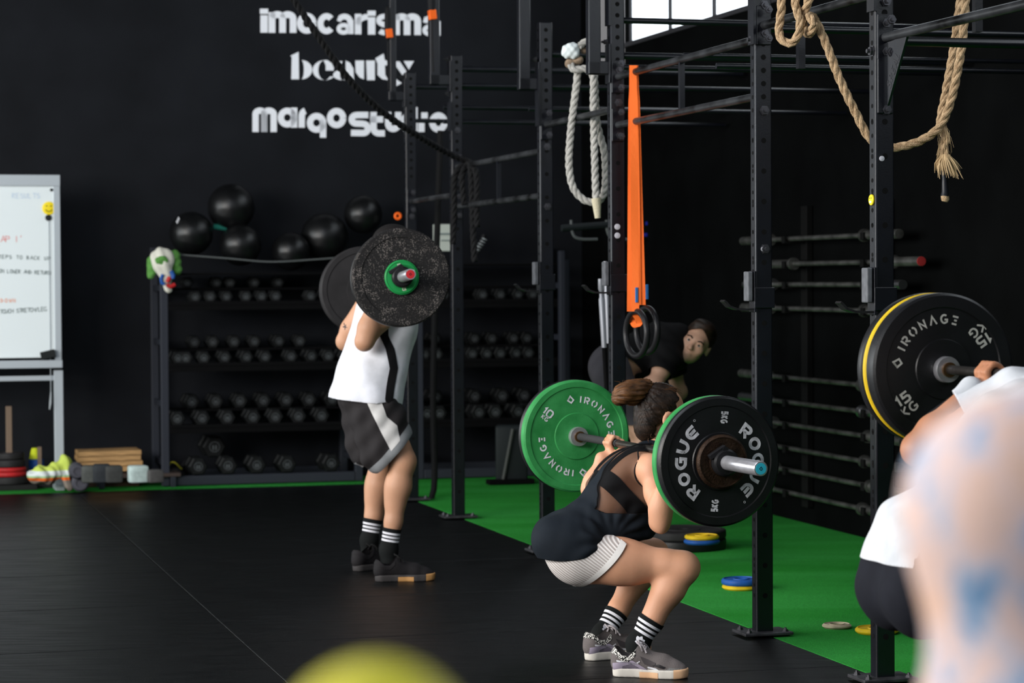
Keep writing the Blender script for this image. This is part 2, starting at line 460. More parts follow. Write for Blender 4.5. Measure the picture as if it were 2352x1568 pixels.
def grip(f, g, S, wrist, H, axis, n, s=1., rb=.014):
    """hand closed round a bar: H point on the bar axis, axis along the bar towards the thumb, n from the back of the hand to the palm"""
    axis = unit(axis); n = unit(n-axis*np.dot(n, axis)); e = np.cross(n, axis)
    if np.dot(e, H-wrist) < 0: e = -e
    fl = .0085*s
    pc = H-n*(rb+.013)-e*.022
    f.ell(g, pc-e*.018, (axis, e, n), np.array((.040, .043, .015))*s, .02)
    f.cone(g, wrist, pc-e*.03, .025*s, .023*s, .03, (n, 1.25))
    for i, (o, l) in enumerate(((.030, .92), (.010, 1.), (-.010, .97), (-.029, .82))):
        b = H+axis*o*s; q = rb+fl
        pts = [b-n*(q+.002)-e*.02, b-n*(q+.003)+e*.013*l, b+e*(q+.006)*1.0+n*.001, b+e*(q*.75)*l+n*(q*.75), b+n*(q+.001)-e*.004]
        f.chain(g, pts, [fl*1.15, fl*1.15, fl*1.02, fl*.95, fl*.85], .004)
    b = H+axis*.046*s
    f.chain(g, [pc-e*.035+axis*.02, b-e*(rb+.018)-n*.008, b-axis*.004-e*(rb+.006)+n*.018, b-axis*.012+n*(rb+.014)-e*.004],
            [.017*s, .0125*s, .0105*s, .009*s], .008)
# ------------------------------------------------------------------ the room
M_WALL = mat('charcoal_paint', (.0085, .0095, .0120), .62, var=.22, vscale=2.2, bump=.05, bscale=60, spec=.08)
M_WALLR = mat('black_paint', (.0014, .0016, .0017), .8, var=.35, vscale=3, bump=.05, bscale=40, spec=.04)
M_CEIL = mat('dark_ceiling', (.02, .021, .024), .9)
def rubber_floor():
    m = mat('black_rubber', (.0026, .0031, .0033), .5, var=.3, vscale=6, bump=.25, bscale=320, spec=.18)
    nt = m.node_tree; b = nt.nodes['Principled BSDF']
    tc = nt.nodes.new('ShaderNodeTexCoord'); mp = nt.nodes.new('ShaderNodeMapping'); mp.inputs['Scale'].default_value = (1, 7, 1)
    n = nt.nodes.new('ShaderNodeTexNoise'); n.inputs['Scale'].default_value = 3.5; n.inputs['Detail'].default_value = 8
    r = nt.nodes.new('ShaderNodeMapRange'); r.inputs[1].default_value = .3; r.inputs[2].default_value = .75
    r.inputs[3].default_value = .30; r.inputs[4].default_value = .46
    nt.links.new(tc.outputs['Object'], mp.inputs[0]); nt.links.new(mp.outputs[0], n.inputs['Vector'])
    nt.links.new(n.outputs['Fac'], r.inputs[0]); nt.links.new(r.outputs[0], b.inputs['Roughness'])
    return m
M_RUB = rubber_floor()
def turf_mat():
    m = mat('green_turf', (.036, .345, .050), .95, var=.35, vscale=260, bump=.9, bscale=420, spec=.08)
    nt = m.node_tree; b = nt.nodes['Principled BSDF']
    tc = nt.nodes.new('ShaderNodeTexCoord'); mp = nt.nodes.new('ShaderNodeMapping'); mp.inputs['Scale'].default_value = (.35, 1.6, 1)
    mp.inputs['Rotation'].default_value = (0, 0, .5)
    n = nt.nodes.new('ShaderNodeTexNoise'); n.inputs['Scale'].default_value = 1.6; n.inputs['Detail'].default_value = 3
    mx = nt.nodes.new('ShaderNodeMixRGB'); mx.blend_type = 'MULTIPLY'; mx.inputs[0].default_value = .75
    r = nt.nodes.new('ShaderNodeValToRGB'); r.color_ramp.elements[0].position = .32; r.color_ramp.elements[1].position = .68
    r.color_ramp.elements[0].color = (.52, .8, .5, 1); r.color_ramp.elements[1].color = (1.25, 1.1, 1.3, 1)  # soft streaks in the turf colour stand in for bands of light and shade
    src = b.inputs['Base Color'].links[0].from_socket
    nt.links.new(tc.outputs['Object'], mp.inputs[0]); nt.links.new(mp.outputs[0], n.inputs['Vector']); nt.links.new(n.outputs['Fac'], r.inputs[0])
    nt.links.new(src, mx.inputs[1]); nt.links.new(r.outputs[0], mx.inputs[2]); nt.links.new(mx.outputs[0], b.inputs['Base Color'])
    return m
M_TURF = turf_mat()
UROW = 3.44                                 # the rig's front row
U_WALL, V_WALL = 5.25, 17.1
V_TURF = 16.24
fl = structure(MB().uvz(-9, U_WALL+.1, -4, V_WALL+.1, -.12, -.0125).build('floor', mat('black_subfloor', (.006, .006, .006), .8)),
               'black rubber mat floor of the gym')
ORG[fl.name] = np.zeros(3)
# rubber mats laid edge to edge; a seam is seen in front of the shoes
v_seam = uv(atz(1700, 1541))[1]; u_edge = 3.462
MW, MD = 1.98, 1.32
proto = None
for i in range(6):
    for j in range(-6, 10):
        u1 = u_edge-i*2.0; u0 = u1-1.996; v0 = v_seam+j*1.2+.003; v1 = v0+1.194
        if v0 > V_TURF: continue
        v1 = min(v1, V_TURF)
        if v1-v0 < .02: continue
        if proto is None or v1-v0 < 1.19:
            mb = MB().bbox((0, 0, -.006), (UX, VX, ZX), ((u1-u0)/2, (v1-v0)/2, .006), .003)
            o = obj('rubber_mat', np.concatenate(mb.V), mb.F, M_RUB, fl, world_coords=False)
            if v1-v0 >= 1.19: proto = o
        else:
            o = proto.copy(); col.objects.link(o)
        o.location = W((u0+u1)/2, (v0+v1)/2, 0).tolist()
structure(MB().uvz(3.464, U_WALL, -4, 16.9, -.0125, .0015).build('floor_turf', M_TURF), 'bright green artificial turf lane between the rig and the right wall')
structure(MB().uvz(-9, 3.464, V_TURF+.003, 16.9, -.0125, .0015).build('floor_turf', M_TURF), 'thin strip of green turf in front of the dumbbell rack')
structure(MB().uvz(-9, U_WALL, V_WALL, V_WALL+.1, -.01, 5.6).build('wall_back', M_WALL), 'dark charcoal back wall with white lettering')
wz = 3.03
wins = [(11.0, 16.05), (0.8, 8.2)]
wr = MB().uvz(U_WALL, U_WALL+.1, -4, V_WALL, -.01, wz)
for a, b in ((-4, .8), (8.2, 11.0), (16.05, V_WALL)): wr.uvz(U_WALL, U_WALL+.1, a, b, wz, 4.7)
wr.uvz(U_WALL, U_WALL+.1, -4, V_WALL, 4.7, 5.6)
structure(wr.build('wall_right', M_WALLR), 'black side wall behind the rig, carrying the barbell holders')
structure(MB().uvz(-9, U_WALL+.1, -4, V_WALL+.1, 5.6, 5.7).build('ceiling', M_CEIL), 'dark ceiling high above')
wl = MB().uvz(-9.1, -9, -4, 0.5, -.01, 5.6).uvz(-9.1, -9, 0.5, 9.5, 4.4, 5.6).uvz(-9.1, -9, 9.5, V_WALL, -.01, 5.6)
structure(wl.build('wall_left', M_WALL), 'dark left wall with a wide open roller door')
# high windows in the right wall: lit panes between thin bars
M_FRAME = mat('window_frame', (.03, .03, .034), .5)
M_PANE = mat('frosted_daylight_pane', (.9, .93, .95), .6, emit=(.83, .92, 1.0), estr=2.2)
for wi, (a0, a1) in enumerate(wins):
    win = MB().uvz(U_WALL-.02, U_WALL+.1, a0, a1, wz-.03, wz).build('window_%d' % (wi+1), M_FRAME)
    structure(win, ['bright high window with thin bars at the top of the right wall', 'high window farther along the right wall, beyond the frame'][wi]); ORG[win.name] = np.zeros(3)
    nb = 6; nz = 3
    for i in range(nb):
        for k in range(nz):
            a = a0+(a1-a0)*i/nb; b = a0+(a1-a0)*(i+1)/nb; c = wz+(4.7-wz)*k/nz; d = wz+(4.7-wz)*(k+1)/nz
            MB().uvz(U_WALL+.05, U_WALL+.06, a+.012, b-.012, c+.012, d-.012).build('pane', M_PANE, win)
    for i in range(nb+1):
        a = a0+(a1-a0)*i/nb; MB().uvz(U_WALL+.03, U_WALL+.08, a-.014, a+.014, wz, 4.7).build('mullion', M_FRAME, win)
    for k in range(1, nz):
        c = wz+(4.7-wz)*k/nz; MB().uvz(U_WALL+.03, U_WALL+.08, a0, a1, c-.012, c+.012).build('glazing_bar', M_FRAME, win)
    if wi == 0: MB().uvz(U_WALL-.06, U_WALL+.02, a1+.005, a1+.42, 2.85, 4.7).build('reveal', mat('pale_plaster', (.33, .32, .33), .8), win)

# ------------------------------------------------------------------ lettering on the back wall (white, raised)
M_WHITE = mat('white_lettering', (.86, .88, .93), .55)
def wallfn(x, y, h): return atv(x, y, V_WALL-.002-h)
def sign(label, loc):
    return thing('raised_lettering', loc, label, 'sign', 'white brand names on the back wall')
def stroke_letters(root, letters, w, depth=.006):
    for strokes in letters:
        mb = MB()
        for st in strokes:
            ww = w
            if isinstance(st, tuple) and len(st) == 2 and np.isscalar(st[1]): st, ww = st
            V2, F = ribbon2d(st, ww); solid2d(mb, V2, F, wallfn, depth)
        mb.build('letter', M_WHITE, root)
# first line: heavy sans serif
s1 = sign('white raised word imocarisma in heavy sans letters, top line', wallfn(598, 78, 0))
def ring(cx, cy, rx, ry, a0=0, a1=360): return arc(cx, cy, rx, ry, a0, a1, 25)
def L_m(x, y, w=16): # heavy m, x-height about 46
    return [[(x+8, y), (x+8, y-45)], arc(x+24, y-29, 16, 9, 200, 360, 10)+[(x+40, y)], arc(x+56, y-29, 16, 9, 180, 360, 10)+[(x+72, y)]]
def blk(x0, x1, y0, y1): return ([((x0+x1)/2, y0), ((x0+x1)/2, y1)], x1-x0)
def yb(x): return 75+(x-600)*7.0/390
l1 = []
def LI(x0, x1):
    y = yb(x0); return [blk(x0, x1, y, y-40), blk(x0-1, x1+1, y-43, y-55)]
def LM(x0, x1):
    y = yb(x0); w = 15.5; xm = (x0+x1)/2; t = y-40
    r = (xm-x0-w/2)/2; r2_ = (x1-w/2-xm)/2
    return [([(x0+w/2, y), (x0+w/2, y-47)], w), (arc(x0+w/2+r, y-32, r, 10, 195, 360, 12)+[(xm, y)], w), (arc(xm+r2_, y-32, r2_, 10, 195, 360, 12)+[(x1-w/2, y)], w)]
def LO(x0, x1, a0=0, a1=360):
    y = yb(x0); return [(ring((x0+x1)/2, y-23, (x1-x0)/2-7, 17, a0, a1), 14)]
def LA(x0, x1):
    y = yb(x0); w = 13; c = (x0+x1)/2
    return [([(x0+4, y-37)]+arc(c-1, y-29, 13, 11, 215, 360, 12)+[(x1-w/2, y-28), (x1-w/2, y)], w), (ring(c-3, y-12, (x1-x0)/2-9, 8.5), 10)]
def LR(x0, x1):
    y = yb(x0); w = 15; return [([(x0+w/2, y), (x0+w/2, y-47)], w), ([(x0+w/2, y-22), (x0+w/2+3, y-34), (x1-6, y-40), (x1, y-40)], 13)]
def LS(x0, x1):
    y = yb(x0); c = (x0+x1)/2; r = (x1-x0)/2-6
    return [(arc(c, y-33, r, 9, -35, -180, 9)+arc(c, y-33, r, 9, 180, 90, 5)+arc(c, y-14, r, 9, -90, 0, 5)+arc(c, y-14, r, 9, 0, 145, 9), 12)]
stroke_letters(s1, [LI(598, 615), LM(617, 681), LO(682, 727), LO(729, 771, 42, 318), LA(772, 812), LR(815, 845), LI(845, 862), LS(864, 900),
                    LM(903, 967), LA(969, 1012)], 14)
# second line: stencil didone
s2 = sign('white raised word beauty in stencil serif letters, middle line', wallfn(667, 182, 0))
def poly(mb, pts, depth=.006):
    V2 = np.array(pts, float); solid2d(mb, V2, [list(range(len(pts)))[::-1]], wallfn, depth)
def lune(cx, cy, rx, ry, a0, a1, bx, n=18):
    o = arc(cx, cy, rx, ry, a0, a1, n); i = arc(cx, cy, bx, ry, a1, a0, n); return o, i
def crescent(mb, cx, cy, rx, ry, a0, a1, inner, depth=.006):
    o = arc(cx, cy, rx, ry, a0, a1, 18); i = arc(cx, cy, inner, ry, a0, a1, 18)
    V2 = np.array(o+i); F = [(k, k+1, 19+k-1+0, 18+k) for k in range(17)]
    solid2d(mb, V2, [(k, k+1, 18+k+1, 18+k) for k in range(17)], wallfn, depth)
def let(fn):
    mb = MB(); fn(mb); mb.build('letter', M_WHITE, s2)
let(lambda m: (poly(m, [(667, 128), (686, 119), (687, 182), (669, 182), (670, 131)]), crescent(m, 692, 160, 25, 22, -90, 90, 6)))
let(lambda m: (crescent(m, 746, 161, 28, 23, 40, 275, 15), poly(m, [(743, 138), (752, 138), (762, 145), (767, 156), (766, 162), (748, 162), (748, 150)])))
let(lambda m: (poly(m, [(768, 152), (777, 141), (787, 140), (783, 150)]), crescent(m, 787, 172, 22, 12, 60, 300, 6), poly(m, [(794, 139), (804, 144), (812, 158), (813, 184), (794, 184)])))
let(lambda m: (poly(m, [(816, 139), (836, 139), (836, 182), (826, 178), (817, 166)]), poly(m, [(841, 139), (861, 139), (861, 184), (843, 184)])))
let(lambda m: (poly(m, [(862, 134), (881, 123), (884, 138), (891, 140), (891, 150), (884, 150), (885, 172), (892, 184), (878, 182), (867, 172), (867, 146)])))
let(lambda m: (poly(m, [(908, 141), (918, 141), (933, 163), (929, 179), (908, 150)]), poly(m, [(927, 140), (951, 140), (939, 160)]), poly(m, [(908, 180), (923, 191), (910, 198)])))
# third line: round geometric letters that step up and down
s3 = sign('white raised words margo studio in round stepped letters, bottom line', wallfn(579, 303, 0))
stroke_letters(s3, [
    [[(587, 303), (587, 262)]+arc(597, 262, 10, 8, 180, 360, 9)+[(607, 303)], [(607, 303), (607, 262)]+arc(618, 262, 10.5, 8, 180, 360, 9)+[(628.5, 303)]],
    [ring(660, 270, 15, 15.5), [(675.5, 247), (675.5, 293)]],
    [[(693, 293), (693, 268)]+arc(704, 266, 11, 12, 180, 255, 6)],
    [ring(727, 282, 15, 15.5), [(742, 275), (742, 316)]],
    [ring(773, 271, 15, 16)],
    [[(846, 264), (822, 264)]+arc(818, 274, 10, 9.5, 270, 90, 10)+[(832, 284)]+arc(834, 295, 11, 10.5, 270, 450, 10)+[(806, 305)]],
    [[(858, 257), (858, 292)]+arc(870, 294, 12, 12, 180, 90, 8)+[(884, 306)], [(850, 274), (880, 274)]],
    [[(891.5, 257), (891.5, 284)]+arc(903, 284, 11.5, 12, 180, 0, 12)+[(914.5, 257)]],
    [ring(938, 282, 13, 15), [(952, 246), (952, 303)]],
    [[(968, 303), (968, 275)], blk(967.5, 982.5, 272, 258)],
    [ring(1007, 281, 14, 16)]], 14.5)
# ------------------------------------------------------------------ the rig
M_STEEL = mat('black_powder_coat', (.0036, .0042, .0070), .33, var=.25, vscale=14, bump=.04, bscale=150, spec=.5)
M_BAR = mat('worn_bar_steel', (.005, .005, .0055), .36, metal=.15, var=.8, vscale=7, color2=(.045, .048, .052), stretch=(1, 1, 1))
M_HOLE = mat('hole_black', (.0015, .0015, .0015), .9)
M_BOLT = mat('bolt_zinc', (.09, .09, .1), .35, metal=.8)
def v_of(px, u, py=900):
    d = ray(px, py); k = d[0]/d[1]
    return u*(cT-sT*k)/(sT+cT*k)
POST_PX = dict(A=2026, B=1750, C=1418, D=1255, E=1051, F=946)
PV = {k: v_of(x, UROW) for k, x in POST_PX.items()}
PV['Z'] = PV['A']-(PV['B']-PV['C'])*-1.0*-1 if False else PV['A']-1.86
HU, HV = .0345, .0275; HT = 2.70
rig = thing('pull_up_rig', W(UROW, PV['C'], 0), 'tall black steel pull-up rig of bolted uprights and bars along the green turf', 'rig')
def bolt(c, n, r=.016, l=.018, parent=None):
    mb = MB().lathe(c, n, [(0, r*1.25), (.003, r*1.25), (.0031, r), (l*.7, r), (l*.7, r*.5), (l*1.25, r*.5)], 6)
    return mb.build('bolt', M_BOLT, parent)
posts = {}
def upright(u, v, top=HT, name='upright', holes=True, base=True):
    mb = MB().bbox(W(u, v, top/2), (UX, VX, ZX), (HU, HV, top/2), .005)
    p = mb.build(name, M_STEEL, rig)
    if holes:
        hb = MB(); z = top-.04
        while z > .12:
            hb.lathe(W(u, v-HV-.0006, z), -VX, [(0, .0105), (.0004, .0105)], 12)
            hb.lathe(W(u-HU-.0006, v, z), -UX, [(0, .0085), (.0004, .0085)], 10)
            z -= .051 if z > top-.62 else .118
        tag(hb.build('bolt_holes', M_HOLE, p), kind='stuff')
        sb = MB(); z = .2
        while z < top-.7:
            sb.lathe(W(u-HU-.0006, v, z), -UX, [(0, .0075), (.0004, .0075)], 10); z += .051
        tag(sb.build('bolt_holes', M_HOLE, p), kind='stuff')
    if base:
        MB().bbox(W(u, v, .009+.006), (UX, VX, ZX), (.10, .075, .006), .003).build('base_plate', mat('scuffed_plate', (.055, .055, .06), .45, metal=.5, var=.5, vscale=20), p)
        for du, dv in ((-.075, -.05), (.075, -.05), (-.075, .05)):
            bolt(W(u+du, v+dv, .021), ZX, .011, .012, p)
    return p
for k in 'ABCDEF': posts[k] = upright(UROW, PV[k])
posts['Z'] = upright(UROW, PV['Z'])
def zy(py, k): # height of a pixel row at a post
    return float(hit(POST_PX[k], py, (0, 1, 0), W(UROW, PV[k], 0))[2])
def vbar(k0, k1, z, r=.0165, du=0, name='pull_up_bar', m=None):
    a, b = PV[k0]+HV, PV[k1]-HV
    o = MB().tube([W(UROW+du, a, z), W(UROW+du, (a+b)/2, z), W(UROW+du, b, z)], r, 16).build(name, m or M_BAR, rig, smooth=True)
    for vv, s in ((a, 1), (b, -1)):
        MB().bbox(W(UROW+du, vv+s*.004, z), (UX, VX, ZX), (.03, .004, .075), .002).build('flange', M_STEEL, o)
        if s < 0:
            for dz in (-.055, .055): bolt(W(UROW+du, vv-2*HV-.001, z+dz), -VX, .014, .016, o)
    return o
ZBARS = [('A', 'B', zy(60, 'B')), ('B', 'C', zy(177, 'C')), ('B', 'C', zy(288, 'C')), ('C', 'D', zy(287, 'D')),
         ('D', 'E', zy(384, 'E')), ('D', 'E', zy(474, 'E')), ('E', 'F', zy(463, 'F')), ('Z', 'A', zy(88, 'A'))]
for a, b, z in ZBARS: vbar(a, b, z)
def strut(px, k0, k1, z0, z1, r=.011):
    v = v_of(px, UROW, 300); MB().box(W(UROW, v, (z0+z1)/2), (UX, VX, ZX), (r, r, abs(z1-z0)/2)).build('strut', M_STEEL, rig)
strut(1566, 'B', 'C', ZBARS[2][2], ZBARS[1][2]); strut(1145, 'D', 'E', ZBARS[5][2], ZBARS[4][2])
# bolts on the front faces
for k, ys in dict(A=(5, 55, 253, 120), B=(14, 78, 255, 572), C=(162, 237, 312), D=(338, 475), E=(300,), F=(497,)).items():
    for y in ys: bolt(W(UROW+.004, PV[k]-HV, zy(y, k)), -VX, .0165, .02, posts[k])
# white plugs
for k, ys in dict(C=(521, 541), A=(365,), B=(572,)).items():
    for y in ys:
        MB().lathe(W(UROW-(.005 if k != 'A' else .012), PV[k]-HV, zy(y, k)), -VX, [(0, .014 if k == 'C' else .009), (.004, .013 if k == 'C' else .009), (.006, .001)], 20).build('hole_plug', mat('pale_plastic', (.5, .5, .54), .4), posts[k], smooth=True)
# flat fixing plates on the sides of posts A and B
for k, z0, z1 in (('A', zy(-60, 'A'), zy(28, 'A')), ('B', zy(-40, 'B'), zy(104, 'B')), ('C', zy(-30, 'C'), zy(60, 'C')), ('D', zy(160, 'D'), zy(290, 'D')), ('E', zy(235, 'E'), zy(300, 'E'))):
    MB().bbox(W(UROW-HU-.006, PV[k]-.012, (z0+z1)/2), (UX, VX, ZX), (.006, .03, (z1-z0)/2), .002).build('side_plate', M_STEEL, posts[k])
    bolt(W(UROW-HU-.012, PV[k]-.012, z0+.05), -UX, .012, .014, posts[k])
for y in (118,): bolt(W(UROW-HU, PV['A']-.004, zy(y, 'A')), -UX, .016, .018, posts['A'])
bolt(W(UROW-HU, PV['B']-.004, zy(92, 'B')), -UX, .016, .018, posts['B'])
# bar that reaches towards the viewer at post A: gusset plate with cut lettering
zA = ZBARS[7][2]
mb = MB()
gu = [(.03, zA-.02), (.19, zA-.01), (.03, zA-.235)]
g0 = PV['A']-HV
# the gusset lies under the bar, in the plane of the row
gv = []
for d, z in gu: gv += [W(UROW-.004, g0-d, z), W(UROW+.004, g0-d, z)]
mb.add(gv, [(0, 2, 4), (1, 5, 3), (0, 1, 3, 2), (2, 3, 5, 4), (4, 5, 1, 0)])
gus = mb.build('gusset', M_STEEL, rig)
MB().bbox(W(UROW, g0-.004, zA-.09), (UX, VX, ZX), (.029, .005, .17), .003).build('gusset_plate', M_STEEL, rig)
def gfn(x, y, h): # lettering runs up along the slanted edge
    o = A(.06, zA-.185); d = unit(A(.16, .225)); n = A(-d[1], d[0]); q = o+d*x+n*y
    return W(UROW-.0042-h, g0-q[0], q[1])
SER = {'S': [arc(.25, .72, .2, .2, 30, 270, 9)+arc(.25, .3, .22, .22, 90, -150, 9)], 'P': [[(.1, 0), (.1, .95)], [(.1, .95)]+arc(.25, .7, .2, .25, 90, -90, 8)+[(.1, .45)]],
       'E': [[(.1, 0), (.1, .95)], [(.1, .9), (.48, .9)], [(.1, .5), (.4, .5)], [(.1, .06), (.48, .06)]], 'A': [[(0, 0), (.27, .95), (.52, 0)], [(.12, .32), (.42, .32)]],
       'L': [[(.1, .95), (.1, .04), (.48, .04)]]}
x = 0
for ch in 'SPEAL':
    mb = MB()
    for st in SER[ch]:
        V2, F = ribbon2d([(x+p[0]*.038, p[1]*.036+.006) for p in st], .007); solid2d(mb, V2, F, gfn, .0008)
    mb.build('letter', mat('cut_letter', (.05, .05, .055), .3, metal=.6), gus); x += .0285
# grip-bar arms: offset posts that rise in front of the row on an elbow
M_STEEL2 = M_STEEL
for k, pxl, yb_ in (('F', 907, 232), ('E', 1002, 196), ('D', 1207, 207), ('C', 1366, 172)):
    z = zy(yb_, k); du = (POST_PX[k]-pxl)/FPX*float(W(UROW, PV[k], 0)[1])/cT
    ub = UROW-du
    mb = MB().bbox(W((ub+UROW)/2-.02, PV[k]-.002, z+.03), (UX, VX, ZX), (du/2+.01, .026, .03), .004).bbox(W(ub, PV[k]-.002, z+.55), (UX, VX, ZX), (.029 if k != 'F' else .02, .026, .55), .004)
    mb.build('offset_arm', M_STEEL2, rig)
    if k in 'DCEF':
        MB().bbox(W(UROW-HU-.004, PV[k]-.004, z+.05), (UX, VX, ZX), (.005, .032, .09), .002).build('side_plate', M_STEEL, posts[k])
        for dz in (.1,): bolt(W(UROW-HU-.008, PV[k]-.004, z+dz+.05), -UX, .012, .022, posts[k])
# cross bars from the row to the wall, and the ladder trusses far up
def ubar(k, z, u0, u1, r=.0165, dv=0, m=None): MB().tube([W(u0, PV[k]+dv, z), W((u0+u1)/2, PV[k]+dv, z), W(u1, PV[k]+dv, z)], r, 14).build('cross_bar', m or M_STEEL, rig, smooth=True)
def zat(px, py, u, v): # height of a pixel at a place
    return float(hit(px, py, VX, VX*v)[2])
U2 = U_WALL-.03
ubar('A', zat(2200, 98, 0, PV['A']), UROW, U2, .0165)
ubar('B', zat(1930, 70, 0, PV['B']), UROW, U2, .0135)
ubar('B', zat(1900, 156, 0, PV['B']+.5), UROW+.0, U2, .0115, dv=.5); ubar('B', zat(1900, 133, 0, PV['B']+.9), UROW, U2, .010, dv=.9)
ubar('C', zat(1600, 51, 0, PV['C']), UROW, U2, .0145)
ubar('C', zat(1560, 131, 0, PV['C']), UROW, U2, .0155); ubar('C', zat(1560, 157, 0, PV['C']+.3), UROW, U2, .0135, dv=.3)
ubar('D', zat(1300, 125, 0, PV['D']), UROW, U2, .0155); ubar('D', zat(1330, 200, 0, PV['D']), UROW, U2, .012); ubar('D', zat(1330, 252, 0, PV['D']+.3), UROW, U2, .011, dv=.3)
ubar('E', zat(1140, 160, 0, PV['E']), UROW, U2, .017); ubar('E', zat(1140, 198, 0, PV['E']), UROW, U2, .015)
ubar('E', zat(1140, 248, 0, PV['E']+.3), UROW, U2, .014, dv=.3); ubar('E', zat(1140, 281, 0, PV['E']+.3), UROW, U2, .012, dv=.3)
ubar('F', zat(1000, 200, 0, PV['F']), UROW, U2, .016); ubar('F', zat(1010, 278, 0, PV['F']), UROW, U2, .013)
def vstrut(px, y0, y1, v, hw=.014):
    a, b = atv(px, y0, v), atv(px, y1, v); MB().box((a+b)/2, (UX, VX, ZX), (hw, hw, abs(a[2]-b[2])/2)).build('strut', M_STEEL, rig)
vstrut(1839, 72, 158, PV['B']+.3, .0145); vstrut(2245, -40, 74, PV['A']+.4, .0145)
# grips hung on the offset arms: black pads with orange bands
for k, px, y0, y1, yo in (('F', 890, 12, 95, 77), ('E', 990, -60, 46, 34)):
    Yd = float(W(UROW-.2, PV[k], 0)[1])-.1
    c0, c1 = atY(px+1, y0, Yd), atY(px+(1 if k == 'F' else 3), y1, Yd)
    t = thing('hanging_band', c1, 'black band with orange tab hanging before the %s of the top word' % ('letter s' if k == 'F' else 'last letter'), 'band', 'black bands hung on the rig arms')
    n = 24; zz = np.linspace(0, 1, n); P = [c0+(c1-c0)*s for s in zz]
    w = .022 if k == 'F' else .026
    MB().tube(P, [max(.003, w*math.sqrt(max(0, 1-(2*s-1)**4))) for s in zz], 14).build('pad', mat('black_nylon', (.006, .006, .007), .7), t, smooth=True)
    co = atY(px+3, yo, Yd)
    MB().bbox(co, (unit(UX+A(0, 0, .12)), VX, unit(ZX-UX*.12)), (.021, .024, .028), .004).build('tab', mat('orange_tab', (.85, .13, .012), .55), t)
    MB().tube([c1, c1+A(0.0, 0, -.15), c1+A(.004, .0, -.3)], .006, 8).build('cord', MATS['black_nylon'], t)
# ------------------------------------------------------------------ J-cups hooked on the uprights
def j_cup(k, ytop, ylip, label):
    z0 = zy(ylip, k); z1 = zy(ytop, k); v = PV[k]; u = UROW-HU
    t = thing('j_cup', W(u, v, z0), label, 'rack hook', 'bar hooks on the uprights')
    MB().bbox(W(UROW, v-HV-.004, z0+.045), (UX, VX, ZX), (HU+.007, .004, .04), .002).bbox(W(u-.004, v-.004, (z0+z1)/2), (UX, VX, ZX), (.004, .03, (z1-z0)/2+.01), .002).build('bracket', M_STEEL, t)
    MB().bbox(W(u-.022, v-.002, (z0+z1)/2+.02), (UX, VX, ZX), (.010, .026, (z1-z0)/2-.012), .004).build('pad', mat('grey_plastic_pad', (.10, .105, .115), .4, var=.3, vscale=30), t)
    pts = [(-.006, .0), (-.03, .0), (-.075, .002), (-.105, .012), (-.122, .03), (-.128, .034)]
    P = [W(u+a, v-.002, z0+b) for a, b in pts]
    mb = MB()
    for i in range(len(P)-1):
        d = unit(P[i+1]-P[i]); nn = np.cross(d, VX); mb.box((P[i]+P[i+1])/2, (d, VX, nn), (np.linalg.norm(P[i+1]-P[i])/2+.001, .024, .004))
    mb.build('hook', mat('dark_hook', (.035, .035, .037), .35, metal=.6), t)
j_cup('A', 620, 716, 'bar hook on the upright just left of the yellow-striped plates')
j_cup('B', 628, 710, 'bar hook on the upright behind the squatting woman\'s near plate')
j_cup('C', 605, 672, 'bar hook on the upright beside the hanging orange straps')
j_cup('D', 605, 668, 'bar hook on the upright left of the white rope')
# emoji magnet on post A's side
c = W(UROW-HU-.001, PV['A'], zy(459, 'A'))
em = thing('emoji_magnet', c, 'small round yellow grinning face magnet on the rightmost upright', 'magnet')
def emoji(root, c, n, e1, e2, r, grin):
    MB().lathe(c, n, [(0, r), (.004, r), (.006, r*.9), (.0062, .0001)], 28).build('disc', mat('emoji_yellow', (.85, .66, .02), .4), root, smooth=True)
    def fn(x, y, h): return c+n*(.0064+h)+e1*x*r+e2*y*r
    mb = MB()
    for sx in (-.33, .33):
        V2, F = ribbon2d(arc(sx, .18, .13, .2, 20, 160, 8), .09); solid2d(mb, V2, F, fn, .0006)
    if not grin:
        V2, F = ribbon2d(arc(0, -.02, .5, .5, 200, 340, 10), .12); solid2d(mb, V2, F, fn, .0006)
    mb.build('face', mat('face_black', (.01, .01, .01), .5), root)
    if grin:
        mb = MB(); V2, F = ribbon2d([(-.42, -.36), (.42, -.36)], .34); solid2d(mb, V2, F, fn, .0006); mb.build('teeth', mat('teeth_white', (.8, .8, .8), .4), root)
emoji(em, c, -UX, -VX, ZX, .019, True)
